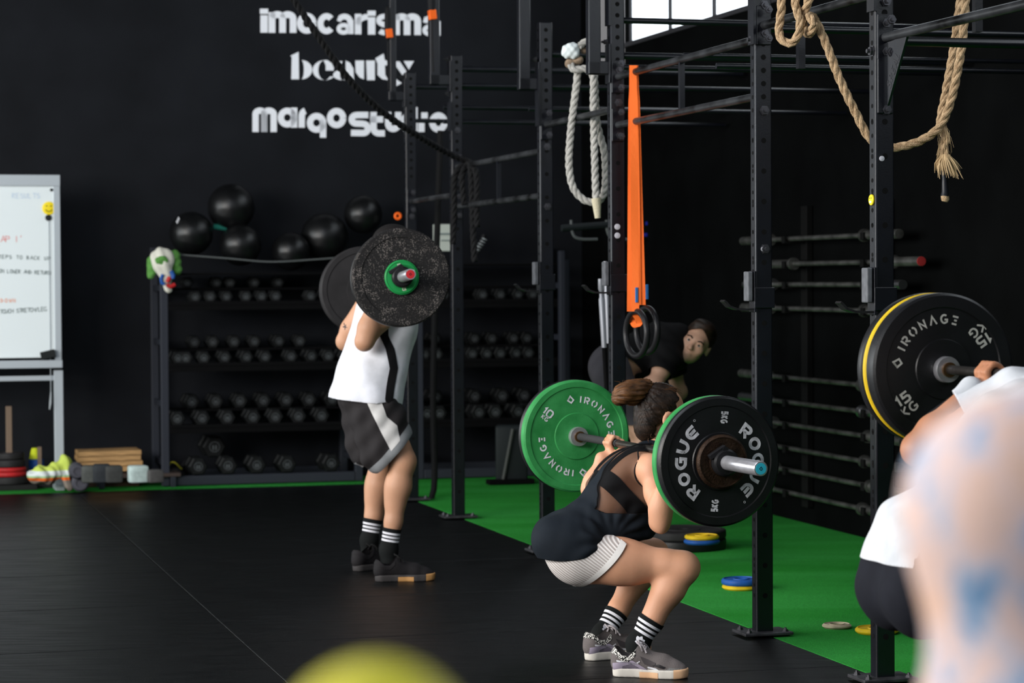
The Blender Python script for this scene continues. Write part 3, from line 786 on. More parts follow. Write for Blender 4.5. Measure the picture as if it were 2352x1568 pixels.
# ------------------------------------------------------------------ stroke lettering for plates
STENCIL = {
 'I': ([[(.1, 0), (.1, 1)]], .32),
 'R': ([[(.08, 0), (.08, 1)], [(.28, .94), (.52, .94)]+arc(.52, .68, .24, .26, 90, -90, 8)+[(.28, .42)], [(.46, .36), (.76, 0)]], .92),
 'O': ([arc(.45, .5, .4, .46, 110, 250, 12), arc(.45, .5, .4, .46, 70, -70, 12)], 1.05),
 'N': ([[(.08, 0), (.08, .95), (.72, .05), (.72, 1)]], .96),
 'A': ([[(0, 0), (.4, .96), (.86, 0)]], 1.0),
 'G': ([arc(.45, .5, .4, .46, 55, 300, 16)+[(.82, .2), (.82, .44), (.5, .44)]], 1.0),
 'E': ([[(.05, .93), (.7, .93)], [(.28, .5), (.62, .5)], [(.05, .07), (.7, .07)]], .8),
 'D': ([[(.0, .5), (.5, 1.05), (.95, .42), (.5, .0), (.0, .5), (.5, 1.05)]], 1.35),
 '1': ([[(0, .72), (.22, .95), (.22, 0)]], .46),
 '0': ([[(.15, .0), (.6, .0), (.75, .2), (.75, .8), (.6, 1), (.15, 1), (0, .8), (0, .2), (.15, .0), (.6, 0)]], .95),
 '5': ([[(.7, .95), (.08, .95), (.08, .55), (.55, .55), (.7, .42), (.7, .15), (.55, .03), (.0, .03)]], .9),
 'K': ([[(.08, 0), (.08, 1)], [(.68, 1), (.16, .5), (.72, 0)]], .86),
 'U': ([[(.1, 1), (.1, .3)]+arc(.45, .32, .35, .28, 180, 360, 10)+[(.8, 1)]], 1.06),
 ' ': ([], .45)}
ROUND = {
 'R': ([[(.13, 0), (.13, .87), (.55, .87)]+arc(.57, .65, .24, .22, 90, -90, 8)+[(.13, .43)], [(.42, .4), (.86, 0)]], 1.08),
 'O': ([arc(.5, .5, .39, .38, 0, 360, 22)], 1.12),
 'G': ([[(.9, .87), (.5, .87)]+arc(.5, .5, .38, .37, 90, 270, 14)+[(.86, .13), (.86, .52), (.52, .52)]], 1.1),
 'U': ([[(.13, 1), (.13, .45)]+arc(.5, .48, .37, .36, 180, 360, 12)+[(.87, 1)]], 1.12),
 'E': ([[(.95, .87), (.5, .87)]+arc(.5, .5, .38, .37, 90, 270, 14)+[(.95, .13)], [(.3, .5), (.9, .5)]], 1.05)}
def arc_text(root, text, font, c, n, e1, r, size, mid, w, m, h=.0004, gap=.12, logo_gap=0.):
    """letters on the face of a disc, tops outwards, read clockwise; mid: angle of the text's middle in degrees"""
    e2 = np.cross(n, e1); tot = (sum(font[ch][1]+gap for ch in text)+logo_gap)*size; x = -tot/2
    for ch in text:
        strokes, adv = font[ch]; mb = MB()
        if ch == 'D': adv += logo_gap
        def fn(a, b, hh, x=x):
            an = math.radians(mid)-(x+a*size)/r; R = r+(b-.5)*size
            return c+(e1*math.cos(an)+e2*math.sin(an))*R+n*(h+hh)
        for st in strokes:
            V2, F = ribbon2d(st, w); solid2d(mb, V2, F, fn, .0004)
        if strokes: mb.build('letter', m, root)
        x += (adv+gap)*size
def block_text(root, text, font, c, n, e1, pos, ang, size, w, m, h=.0004, gap=.14, sx=1.):
    """straight text centred on pos (polar radius, angle), its baseline turned by ang degrees"""
    e2 = np.cross(n, e1); tot = sum(font[ch][1]+gap for ch in text)*size*sx; x = -tot/2
    o = A(math.cos(math.radians(pos[1])), math.sin(math.radians(pos[1])))*pos[0]
    ca, sa = math.cos(math.radians(ang)), math.sin(math.radians(ang))
    for ch in text:
        strokes, adv = font[ch]; mb = MB()
        def fn(a, b, hh, x=x):
            X, Y = x+a*size*sx, (b-.5)*size
            p = o+A(ca*X-sa*Y, sa*X+ca*Y); return c+e1*p[0]+e2*p[1]+n*(h+hh)
        for st in strokes:
            V2, F = ribbon2d(st, w); solid2d(mb, V2, F, fn, .0004)
        if strokes: mb.build('letter', m, root)
        x += (adv+gap)*size*sx

# ------------------------------------------------------------------ bumper plates and barbells
M_STL = mat('polished_steel', (.55, .55, .58), .28, metal=.75, var=.12, vscale=30, spec=.5)
M_SHAFT = mat('dark_bar_shaft', (.06, .055, .05), .38, metal=.8, var=.2, vscale=40)
M_KNURL = mat('taped_knurl', (.035, .035, .036), .75, bump=.5, bscale=300)
M_BLKR = mat('black_bumper_rubber', (.0042, .0044, .0055), .42, var=.35, vscale=12, bump=.08, bscale=200, spec=.4)
M_GRNR = mat('green_bumper_rubber', (.020, .235, .052), .52, var=.3, vscale=9, bump=.12, bscale=240, color2=(.045, .30, .085))
M_YELR = mat('yellow_rubber', (.62, .42, .012), .5, var=.2, vscale=12)
M_BLUR = mat('blue_rubber', (.012, .075, .30), .5, var=.2, vscale=12)
M_REDR = mat('red_rubber', (.42, .018, .02), .5, var=.2, vscale=12)
M_WHTP = mat('cream_rubber', (.42, .36, .25), .6, var=.25, vscale=20)
M_INK = mat('silver_print', (.50, .50, .52), .45, var=.35, vscale=45)
M_INKW = mat('white_print', (.62, .63, .66), .5, var=.1, vscale=40)
M_IRON = mat('rusty_iron', (.030, .016, .009), .5, metal=.3, var=.5, vscale=25, bump=.3, bscale=120)
def plate_profile(R, t, hub=.42, rim=.86, bore=.026, d=.004):
    """closed half section: raised rim, sunk face ring, hub"""
    f = t/2; return [(-f+.004, bore), (-f, bore+.004), (-f, R*hub*.97), (-f+d, R*hub), (-f+d, R*rim), (-f, R*(rim+.015)), (-f, R-.008), (-f+.006, R-.001), (-f*.3, R), (f*.3, R),
                     (f-.006, R-.001), (f, R-.008), (f, R*(rim+.015)), (f-d, R*rim), (f-d, R*hub), (f, R*hub*.97), (f, bore+.004), (f-.004, bore)]
def plate(c, ax, R, t, m, label, cat='weight plate', group=None, prof=None, name='bumper_plate', seg=96):
    t_ = thing(name, c, label, cat, group)
    MB().lathe(c, ax, prof or plate_profile(R, t), seg, closed=True).build('disc', m, t_, smooth=True)
    return t_
def barbell(C, d, label, half=1.1, tape=False, cap=None, dark=False, group=None, logo=False):
    """d: unit vector along the bar towards the viewer"""
    t = thing('barbell', C, label, 'barbell', group); C = np.asarray(C, float); d = unit(d)
    MB().lathe(C-d*.655, d, [(0, .0138), (1.31, .0138)], 24).build('shaft', M_SHAFT, t, smooth=True)
    for s in (1, -1):
        MB().lathe(C+d*s*.655, d*s, [(0, .02), (0, .037), (.006, .039), (.024, .039), (.03, .036), (.031, .025), (half-.657, .025), (half-.655, .0235), (half-.6545, .0001)], 40).build('sleeve', M_STL, t, smooth=True)
        MB().lathe(C+d*s*.650, d*s, [(-.004, .0145), (-.004, .022), (.006, .022), (.006, .0145)], 28).build('bushing', mat('bronze_ring', (.16, .09, .04), .35, metal=.8), t, smooth=True)
        if cap is not None:
            e = MB().lathe(C+d*s*(half+.0002), d*s, [(0, .0195), (.0006, .019), (.0008, .0001)], 32).build('end_cap', cap, t)
            if logo and s == 1:
                n = d; e1 = unit(np.cross(ZX, n)); e2 = np.cross(n, e1); mb = MB()
                V2, F = ribbon2d([(-.5, 0), (0, .55), (.45, -.05), (0, -.5), (-.5, 0), (0, .55)], .18)
                solid2d(mb, V2, F, lambda x, y, h: C+d*(half+.0012+h)+e1*x*.011+e2*y*.011, .0003); mb.build('logo', mat('face_black', (.01, .01, .01), .5), e)
    for a, b in ((-.645, -.22), (.22, .645)) if tape else ():
        mb = MB(); n = int((b-a)/.03)
        prof = []
        for i in range(n):
            z0 = a+(b-a)*i/n; z1 = a+(b-a)*(i+1)/n; prof += [(z0, .0150), (z1-.0008, .0156)]
        mb.lathe(C, d, prof, 24); mb.build('grip_tape', M_KNURL, t, smooth=True)
    return t
def clamp(C, d, at, label, m):
    """spring-clip collar on a sleeve"""
    c = C+d*at; t = thing('bar_collar', c, label, 'collar')
    MB().lathe(c, d, [(0, .0255), (0, .046), (.008, .049), (.026, .047), (.032, .040), (.032, .0255)], 30, closed=True).build('ring', m, t, smooth=True)
    e = unit(np.cross(ZX, d))
    MB().bbox(c+d*.016-e*.03+ZX*.036, (unit(e+ZX*.6), d, np.cross(unit(e+ZX*.6), d)), (.034, .011, .009), .003).build('lever', m, t)
    MB().lathe(c+ZX*.046-e*.005, d, [(0, .010), (.03, .010)], 14).build('pivot', m, t)
    return t
M_CLAMP = mat('black_plastic', (.010, .010, .011), .4)

# --- the woman's barbell
near = atY(1654, 1066, 8.27); far = atY(1330, 997, 9.62)
WD = unit(near-far); WD = unit(A(WD[0], WD[1], 0)); WC = near-WD*.76; WC[2] = (near[2]+far[2])/2
WF = unit(np.cross(ZX, WD)); WF = -WF if WF[0] < 0 else WF          # the way she faces
barbell(WC, WD, 'black-shafted barbell across the squatting woman\'s shoulders, cyan end cap', tape=True, cap=mat('cyan_cap', (.03, .42, .55), .4), logo=True)
def ironage(root, c, n, e1, rot, m, kg):
    for k in (0, 180):
        arc_text(root, 'DIRONAGE', STENCIL, c, n, e1, .148, .0255, rot+50+k, .22, m, gap=.42, logo_gap=.3)
        a = rot+141+k
        block_text(root, kg, STENCIL, c, n, e1, (.150, a), a+180, .027 if kg == '10' else .030, .22, m, sx=1.1)
        # KG sits under the number
        p = A(math.cos(math.radians(a)), math.sin(math.radians(a)))*.150; dn = A(math.sin(math.radians(a+180)), -math.cos(math.radians(a+180)))*(.026 if kg == '10' else .036); q = p+dn
        block_text(root, 'KG', STENCIL, c, n, e1, (np.linalg.norm(q), math.degrees(math.atan2(q[1], q[0]))), a+180, .015 if kg == '10' else .027, .2, m, sx=1.1)
c = WC-WD*(.685+.022)
p1 = plate(c, WD, .225, .044, M_GRNR, 'green bumper plate marked 10 KG on the far end of the woman\'s barbell')
ironage(p1, c+WD*.0185, WD, WF, 0, M_INKW, '10')
plate(WC-WD*(.73+.016), WD, .225, .03, M_BLKR, 'thin black plate behind the far green plate of the woman\'s barbell')
c = WC+WD*(.685+.022)
plate(c, WD, .225, .042, M_GRNR, 'green bumper plate behind the black lettered plate on the near end')
c = WC+WD*(.728+.0155)
p2 = plate(c, WD, .225, .031, M_BLKR, 'black bumper plate with silver 5KG lettering on the woman\'s near bar end', prof=plate_profile(.225, .031, .45, .84))
fc = c+WD*.0118
for a in (181, 1): arc_text(p2, 'ROGUE', ROUND, fc, WD, WF, .143, .044, a-2, .26, M_INK, gap=.16)
for a in (181, 1):
    for R_ in (.003,):
        an = math.radians(a-2-56); q = fc+(WF*math.cos(an)+ZX*math.sin(an))*.170+WD*.0005
        MB().lathe(q, WD, [(0, .0028), (0, .0042), (.0004, .0042), (.0004, .0028)], 16, closed=True).build('trademark_ring', M_INK, p2)
for a in (83, 263): block_text(p2, '5KG', STENCIL, fc, WD, WF, (.150, a), a+180, .0215, .34, M_INK, sx=.60, gap=.2)
c = WC+WD*(.762+.013)
p3 = plate(c, WD, .094, .024, M_IRON, 'small rusty brown iron plate outside the black lettered plate', name='iron_plate', prof=plate_profile(.094, .024, .52, .88))
for tx, a in (('BARBELL', 115), ('5 LB', 20), ('BARBELL', 230)):
    LT = dict(STENCIL); LT['B'] = ([[(.08, 0), (.08, 1), (.5, 1)]+arc(.5, .75, .2, .25, 90, -90, 6)+arc(.5, .26, .24, .24, 90, -90, 6)+[(.08, .02)]], .9)
    LT['A'] = ([[(0, 0), (.4, .96), (.8, 0)], [(.18, .35), (.62, .35)]], .95); LT['E'] = ([[(.7, .95), (.08, .95), (.08, .05), (.7, .05)], [(.08, .5), (.6, .5)]], .85); LT['L'] = ([[(.08, 1), (.08, .05), (.7, .05)]], .8)
    arc_text(p3, tx, LT, c+WD*.008, WD, WF, .066, .015, a, .2, M_IRON, h=.0012)
clamp(WC, WD, .79, 'black spring collar on the near end of the woman\'s barbell', M_CLAMP)
clamp(WC, -WD, .77, 'black spring collar behind the far green plate', M_CLAMP)

# --- the standing man's barbell
MC_n = atY(924, 651, 10.95); MD = unit(A(.175, -.985, 0)); MCc = MC_n-MD*.82; MCc[2] += -.005
MFw = unit(np.cross(ZX, MD)); MFw = -MFw if MFw[0] < 0 else MFw
MDt = unit(MD+A(0, 0, .042))
MD = MDt
barbell(MCc, MD, 'steel barbell with red end cap on the standing man\'s shoulders', cap=mat('red_cap', (.42, .02, .025), .4), logo=True)
def speckle():
    m = mat('speckled_crumb_rubber', (.0105, .0100, .0100), .8, bump=.3, bscale=120)
    nt = m.node_tree; b = nt.nodes['Principled BSDF']; tc = nt.nodes.new('ShaderNodeTexCoord')
    v = nt.nodes.new('ShaderNodeTexVoronoi'); v.inputs['Scale'].default_value = 150; v.inputs['Randomness'].default_value = 1
    r = nt.nodes.new('ShaderNodeValToRGB'); r.color_ramp.interpolation = 'LINEAR'
    n = nt.nodes.new('ShaderNodeTexNoise'); n.inputs['Scale'].default_value = 22
    ad = nt.nodes.new('ShaderNodeMath'); ad.operation = 'MULTIPLY'
    r.color_ramp.elements[0].position = .10; r.color_ramp.elements[0].color = (.13, .115, .105, 1)
    r.color_ramp.elements[1].position = .20; r.color_ramp.elements[1].color = (.0105, .0100, .0100, 1)
    mr = nt.nodes.new('ShaderNodeMapRange'); mr.inputs[1].default_value = .35; mr.inputs[2].default_value = .62; mr.inputs[3].default_value = 1.0; mr.inputs[4].default_value = .38
    nt.links.new(tc.outputs['Object'], v.inputs['Vector']); nt.links.new(tc.outputs['Object'], n.inputs['Vector'])
    nt.links.new(n.outputs['Fac'], mr.inputs[0]); nt.links.new(v.outputs['Distance'], ad.inputs[0]); nt.links.new(mr.outputs[0], ad.inputs[1])
    nt.links.new(ad.outputs[0], r.inputs[0]); nt.links.new(r.outputs[0], b.inputs['Base Color']); return m
M_SPK = speckle()
a = .685
for th, m, lb in ((.05, M_BLKR, 'black bumper plate behind the speckled plate on the man\'s near bar end'), (.055, M_SPK, 'black bumper plate with grey rubber speckles on the man\'s near bar end')):
    plate(MCc+MD*(a+th/2), MD, .225, th-.002, m, lb, prof=plate_profile(.225, th-.002, .36, .80)); a += th
p = plate(MCc+MD*(a+.008), MD, .079, .016, mat('green_change_plate', (.012, .23, .055), .4), 'small green change plate on the speckled plate', name='change_plate', prof=plate_profile(.079, .016, .42, .9, d=.002))
M_BEIGE = mat('pale_print', (.45, .5, .4), .5)
for k in (100, 280): block_text(p, '10', STENCIL, MCc+MD*(a+.0145), MD, MFw, (.055, k), k-90, .012, .3, M_BEIGE)
a += .016
clamp(MCc, MD, a+.001, 'black collar on the near end of the man\'s barbell', M_CLAMP)
a = .685
for th, lb in ((.05, 'black bumper plate on the far end of the man\'s barbell, nearest to him'), (.05, 'outer black bumper plate on the far end of the man\'s barbell')):
    plate(MCc-MD*(a+th/2), MD, .225, th-.002, mat('worn_black_rubber', (.018, .017, .018), .6, var=.3, vscale=10), lb, prof=plate_profile(.225, th-.002, .4, .84)); a += th

# --- barbell of the man at the right edge
RC_i = atY(2168, 848, 7.1); RD = unit(A(.2656, -.964, 0)); RC = RC_i+RD*.688
RF = unit(np.cross(ZX, RD)); RF = -RF if RF[0] < 0 else RF
barbell(RC, RD, 'dark barbell held by the man at the right edge of the picture', group=None)
c = RC-RD*(.686+.03)
p4 = plate(c, RD, .225, .058, M_BLKR, 'thick black bumper plate marked 15 KG at the right edge', prof=plate_profile(.225, .058, .40, .80))
ironage(p4, c+RD*.0255, RD, RF, 72, mat('cream_print', (.50, .49, .44), .5, var=.15, vscale=30), '15')
plate(RC-RD*(.747+.012), RD, .225, .022, M_YELR, 'yellow bumper plate sandwiched between the black plates at right')
plate(RC-RD*(.772+.02), RD, .225, .038, M_BLKR, 'black bumper plate outside the yellow one at the right edge')
for th, m, lb, a in ((.058, M_BLKR, 'black bumper plate on the near end of the right-hand barbell', .716), (.022, M_YELR, 'yellow bumper plate on the near end of the right-hand barbell', .76)):
    plate(RC+RD*a, RD, .225, th, m, lb)

# ------------------------------------------------------------------ plates lying on the turf
def flat(px, py, R, t, z, m, label, cat='weight plate', name='bumper_plate', hub=.42):
    p0 = atz(px, py, z+t); return plate(A(p0[0], p0[1], z+t/2), ZX, R, t, m, label, cat, None, plate_profile(R, t, hub, .85), name, 64)
ZT = .002
s0 = atz(1605, 1262, ZT+.06)
def flat_at(p, R, t, z, m, label, dx=0, dy=0, name='bumper_plate'): return plate(A(p[0]+dx, p[1]+dy, z+t/2), ZX, R, t, m, label, 'weight plate', None, plate_profile(R, t), name, 64)
st = atz(1568, 1258, ZT)
flat_at(st, .225, .055, ZT, M_BLKR, 'thick black plate at the bottom of the stack on the turf', .0)
flat_at(st, .225, .045, ZT+.055, mat('worn_black_rubber'), 'upper black plate of the stack on the turf behind the woman\'s knee')
sm = atz(1612, 1248, ZT+.1)
flat_at(sm, .088, .022, ZT+.1, M_BLUR, 'small blue plate lying on the black plates', 0, 0, 'change_plate')
flat_at(sm, .084, .022, ZT+.122, M_YELR, 'small yellow plate on top of the stack on the turf', 0, 0, 'change_plate')
b0 = atz(1702, 1352, ZT)
flat_at(b0, .085, .020, ZT, M_YELR, 'small yellow plate under the blue one beside the upright', 0, 0, 'change_plate')
flat_at(b0, .088, .028, ZT+.020, M_BLUR, 'small blue plate on the turf just left of an upright', 0, 0, 'change_plate')
flat(1922, 1431, .058, .018, ZT, M_WHTP, 'small cream-coloured plate lying on the turf', name='change_plate', hub=.5)
flat(2014, 1440, .085, .022, ZT, M_YELR, 'small yellow plate on the turf half hidden by the rightmost upright', name='change_plate')

# ------------------------------------------------------------------ barbells in wall holders on the right wall
M_DIRTY = mat('worn_chrome', (.16, .16, .15), .42, metal=.9, var=.6, vscale=12)
ub = U_WALL-.13
ys = [549, 606, 653, 708, 866, 922, 973, 1027, 1077, 1128]
hold = thing('barbell_holder', W(U_WALL-.02, 12.6, 0), 'dark wall-mounted barbell holder with two upright strips', 'rack')
v0h = uv(atu(1846, 600, U_WALL-.04))[1]; v1h = uv(atu(2030, 600, U_WALL-.04))[1]
for vv in (v0h, v1h): MB().bbox(W(U_WALL-.022, vv, .95), (UX, VX, ZX), (.018, .045, .85), .003).build('upright_strip', mat('holder_black', (.003, .003, .003), .7, spec=.1), hold)
ord_ = ['topmost', 'second', 'third', 'fourth', 'fifth', 'sixth', 'seventh', 'eighth', 'ninth', 'lowest']
for i, y in enumerate(ys):
    z = float(atu(1800, y, ub)[2]); vE = uv(atu([2066, 2116, 2074, 2066, 2060, 2060, 2075, 2066, 2080, 2060][i], y, ub))[1]
    Lh = 1.1 if i != 1 else 1.0; Cb = W(ub, vE+Lh, z)
    t = thing('stored_barbell', Cb, '%s of the ten barbells stored on the right wall' % ord_[i], 'barbell', 'barbells stored on the right wall'); d = -VX
    MB().lathe(Cb-d*.655, d, [(0, .0138), (1.31, .0138)], 16).build('shaft', M_DIRTY, t, smooth=True)
    for s in (1, -1):
        MB().lathe(Cb+d*s*.655, d*s, [(0, .0139), (0, .034), (.03, .034), (.031, .0245), (Lh-.655, .0245)], 24).build('sleeve', M_DIRTY if i not in (2, 5) else mat('bright_chrome', (.42, .42, .43), .3, metal=1), t, smooth=True)
    if i == 1: MB().lathe(Cb+d*Lh, d, [(0, .024), (.004, .023), (.005, .0001)], 20).build('end_cap', mat('dull_red_cap', (.25, .02, .02), .5), t)
    for vv in (v0h, v1h):
        if vE-.0 < vv < vE+2*Lh:
            MB().bbox(W(U_WALL-.09, vv, z-.02), (UX, VX, ZX), (.065, .022, .006), .002).bbox(W(ub-.03, vv, z-.005), (UX, VX, ZX), (.006, .022, .02), .002).build('arm', MATS['holder_black'], hold)

# ------------------------------------------------------------------ ropes, straps and rings on the rig
M_JUTE = mat('jute_rope', (.40, .26, .14), .9, var=.35, vscale=60, bump=.6, bscale=260, color2=(.52, .37, .22))
M_COTTON = mat('grey_white_rope', (.40, .39, .36), .9, var=.25, vscale=60, bump=.5, bscale=240)
M_BLKROPE = mat('black_rope', (.006, .006, .0065), .8, bump=.4, bscale=200)
Yt = float(W(UROW+.35, (PV['A']+PV['B'])/2, 0)[1])
Yt = 8.75
t = thing('climbing_rope', atY(1990, 300, Yt), 'thick tan jute climbing rope knotted round the upper bars at right', 'rope')
def q(px, py, dy=0.): return atY(px, py, Yt+dy)
mb = MB()
rope(mb, [q(1905, -70, -.05), q(1868, -20, -.05), q(1850, 22, .0), q(1846, 60, .03), q(1858, 78, .0), q(1870, 55, -.05), q(1858, 38, -.02), q(1872, 45, 0), q(1897, 100), q(1930, 185), q(1965, 258), q(1998, 318), q(2040, 338), q(2086, 333), q(2128, 316), q(2160, 288), q(2183, 235), q(2200, 160), q(2212, 80), q(2220, -40)], .0165, .13)
mb.build('main_rope', M_JUTE, t, smooth=True)
mb = MB(); rope(mb, [q(1790, -40, .05), q(1795, 10, .05), q(1790, 60, .05), q(1792, 85, .02), q(1812, 100, 0), q(1832, 84, -.02), q(1838, 50, -.02), q(1828, 15, 0), q(1826, -40, 0)], .0165, .13); mb.build('knot_loop', M_JUTE, t, smooth=True)
mb = MB(); rope(mb, [q(2212, -40, .06), q(2198, 60, .06), q(2186, 140, .06), q(2172, 215, .05), q(2160, 280, .04), q(2172, 315, .03), q(2168, 340, .02), q(2172, 365, .02)], .0165, .13); mb.build('tail', M_JUTE, t, smooth=True)
mb = MB(); rng = random.Random(3)
for i in range(90):
    a = rng.uniform(0, 2*PI); r0 = .014*math.sqrt(rng.random()); r1 = rng.uniform(.4, 1.5)*.028
    b0 = q(2171, 355, .02)+A(math.cos(a)*r0, math.sin(a)*r0, 0); l = rng.uniform(.05, .09)
    mb.tube([b0, b0+A(math.cos(a)*r1*.7+.004, math.sin(a)*r1*.7, -l*.5), b0+A(math.cos(a)*r1+.014, math.sin(a)*r1, -l)], [.0028, .0022, .0007], 5)
for i in range(60):
    a = rng.uniform(0, 2*PI); y = rng.uniform(270, 370); b0 = q(2170, y, .02); o = A(math.cos(a), math.sin(a), 0)
    mb.tube([b0+o*.012, b0+o*.022+A(0, 0, -.012), b0+o*rng.uniform(.022, .036)+A(0, 0, -.05)], .0006, 3, False)
tag(mb.build('frayed_fibres', mat('jute_fibre', (.50, .36, .20), .9), t, smooth=True), kind='stuff')
MB().tube([q(2168, 385, .02), q(2170, 410, .02), q(2171, 440, .02), q(2170, 450, .02)], [.011, .010, .013, .015], 12).build('tape', mat('black_tape', (.008, .009, .012), .35), t, smooth=True)
MB().tube([q(2170, 449, .02), q(2171, 458, .02), q(2170, 463, .02)], [.0145, .015, .011], 12).build('cut_end', M_JUTE, t, smooth=True)

Yw = float(W(UROW+.25, PV['D']-.1, 0)[1])
Yw = 11.75
def q(px, py, dy=0.): return atY(px, py, Yw+dy)
t = thing('white_rope', q(1345, 480), 'greyish white rope looped over a bar between two uprights', 'rope')
mb = MB(); rope(mb, [q(1316, 130), q(1322, 150), q(1326, 175), q(1318, 240), q(1310, 310), q(1307, 380), q(1316, 430), q(1340, 458), q(1366, 464), q(1384, 452), q(1391, 415), q(1388, 350), q(1372, 285), q(1366, 200), q(1364, 120), q(1350, 96, -.05), q(1330, 105, -.06)], .0185, .115, seg=8); mb.build('loop', M_COTTON, t, smooth=True)
mb = MB(); rope(mb, [q(1310, 148, -.04), q(1320, 160, -.05), q(1345, 158, -.05), q(1362, 175, -.06), q(1363, 240, -.06), q(1365, 330, -.06), q(1368, 430, -.06), q(1370, 462, -.06)], .0185, .115, seg=8); mb.build('hanging_end', M_COTTON, t, smooth=True)
MB().tube([q(1369, 455, -.06), q(1371, 475, -.06), q(1373, 501, -.06)], [.024, .02, .014], 12).build('frayed_tip', mat('cream_cotton', (.55, .50, .36), .9, bump=.6, bscale=150), t, smooth=True)
f = Fig(); f.ball('a', q(1306, 118, -.04), .036, .02); f.ell('a', q(1316, 112, -.05), np.eye(3), (.03, .03, .03), .02); f.ball('a', q(1322, 125, -.05), .02, .02)
V, F = f.mesh(None, .006); V = folds(V, F, lambda P: .003*np.sin(P[:, 0]*180)*np.sin(P[:, 2]*150)); obj('taped_end', V, F, mat('white_tape', (.62, .68, .68), .6), t, smooth=True)
f = Fig(); f.ball('a', q(1308, 146, -.03), .024, .02); f.ball('a', q(1330, 138, -.03), .022, .02); f.ball('a', q(1342, 116, -.02), .018, .02)
V, F = f.mesh(None, .006); obj('knot', V, F, mat('soiled_cotton', (.22, .16, .11), .9, var=.5, vscale=30), t, smooth=True)

# black battle rope across the lettering, wound round a low bar
Yb0 = 12.9
t = thing('battle_rope', atY(900, 250, 13.4), 'black battle rope sagging from the ceiling in front of the wall lettering', 'rope')
mb = MB()
P = [atY(640, -60, 12.6), atY(678, 4, 12.7), atY(730, 82, 12.8), atY(800, 180, 13.0), atY(880, 258, 13.25), atY(960, 312, 13.5), atY(1030, 352, 13.75), atY(1080, 374, 13.85)]
rope(mb, P, .0195, .12, seg=7); mb.build('span', M_BLKROPE, t, smooth=True)
for j, (x0, yb_, dx) in enumerate(((1046, 560, -6), (1062, 470, 4), (1082, 600, 8), (1094, 520, 2))):
    mb = MB(); rope(mb, [atY(1078, 372, 13.85-.02*j), atY(x0, 400, 13.8-.02*j), atY(x0+dx*.5, yb_*.5+210, 13.8-.02*j), atY(x0+dx, yb_, 13.8-.02*j)], .019, .12, seg=7); mb.build('hanging_turn', M_BLKROPE, t, smooth=True)

# orange straps with black gymnastic rings
M_ORNG = mat('orange_webbing', (.86, .155, .022), .65, bump=.25, bscale=400)
vS = v_of(1458, UROW+.03, 400)
bars_z = ZBARS[1][2]
def strap_ring(pxs, ytop, ybot, ringc, lab, dY, R=.115):
    Y0 = float(W(UROW, vS, 0)[1])+dY
    t = thing('gymnastic_ring', atY(ringc[0], ringc[1], Y0), lab, 'gym ring', 'rings on orange straps')
    for (x0, x1, w, dd) in pxs:
        a, b = atY(x0, ytop, Y0+dd), atY(x1, ybot, Y0+dd); n = 20; P = [a+(b-a)*i/n for i in range(n+1)]
        V = []; ww = w/FPX*Y0/2
        for i, p in enumerate(P):
            tw = .12*math.sin(i*.4+x0); d = A(math.cos(tw), math.sin(tw), 0); V += [p-d*ww*(.75 if i < 3 else 1)-A(0, .0015, 0), p+d*ww*(.75 if i < 3 else 1)-A(0, .0015, 0)]
        mb = MB(); mb.add(V, [(2*i, 2*i+1, 2*i+3, 2*i+2) for i in range(n)])
        thicken(mb.build('strap', M_ORNG, t), .003)
    c = atY(ringc[0], ringc[1], Y0); an = np.linspace(0, 2*PI, 49); d = unit(A(.42, -.9, 0))
    mb = MB(); prof = [(0.015*math.sin(x), R-.014*(1-math.cos(x))+.0) for x in np.linspace(0, 2*PI, 17)[:-1]]
    mb.lathe(c, np.cross(d, ZX), prof, 56, closed=True); mb.build('ring', mat('black_ring', (.012, .012, .013), .35), t, smooth=True)
    MB().bbox(c+A(0, -.02, R+.06), (UX, VX, ZX), (.006, .003, .034), .001).build('label_tag', mat('blue_tag', (.03, .16, .42), .5), t)
    return t
strap_ring([(1450, 1446, 12, 0), (1455, 1459, 18, -.012)], 150, 715, (1462, 766), 'black gym ring on orange strap, the nearer of the two', -.10)
strap_ring([(1462, 1478, 10, .012), (1458, 1466, 14, .006)], 150, 700, (1486, 758), 'black gym ring on orange strap, farther of the two, partly hidden', .03)
Y0 = float(W(UROW, vS, 0)[1])-.02
MB_ = MB(); P = spline([atY(1462, 700, Y0), atY(1452, 735, Y0), atY(1461, 752, Y0-.03), atY(1469, 742, Y0-.03), atY(1458, 722, Y0-.05)], 20)
V = []
for p in P: V += [p+A(-.012, 0, 0), p+A(.014, -.01, .004)]
MB_.add(V, [(2*i, 2*i+1, 2*i+3, 2*i+2) for i in range(19)])
o = thicken(MB_.build('strap_end', M_ORNG, None, origin=P[0]), .003); tag(o, 'loose orange strap end folded inside the gym rings', 'strap')
# black band hanging behind the far upright
Yk = 15.4
t = MB().tube(spline([atY(1012, 300, Yk), atY(1002, 600, Yk), atY(995, 900, Yk), atY(998, 1100, Yk), atY(988, 1150, Yk-.02), atY(975, 1158, Yk-.03)], 40), .02, 8).build('hanging_hose', M_BLKROPE, None, smooth=True, origin=atY(988, 1150, Yk))
tag(t, 'long black band hanging to the turf behind the farthest upright', 'band')
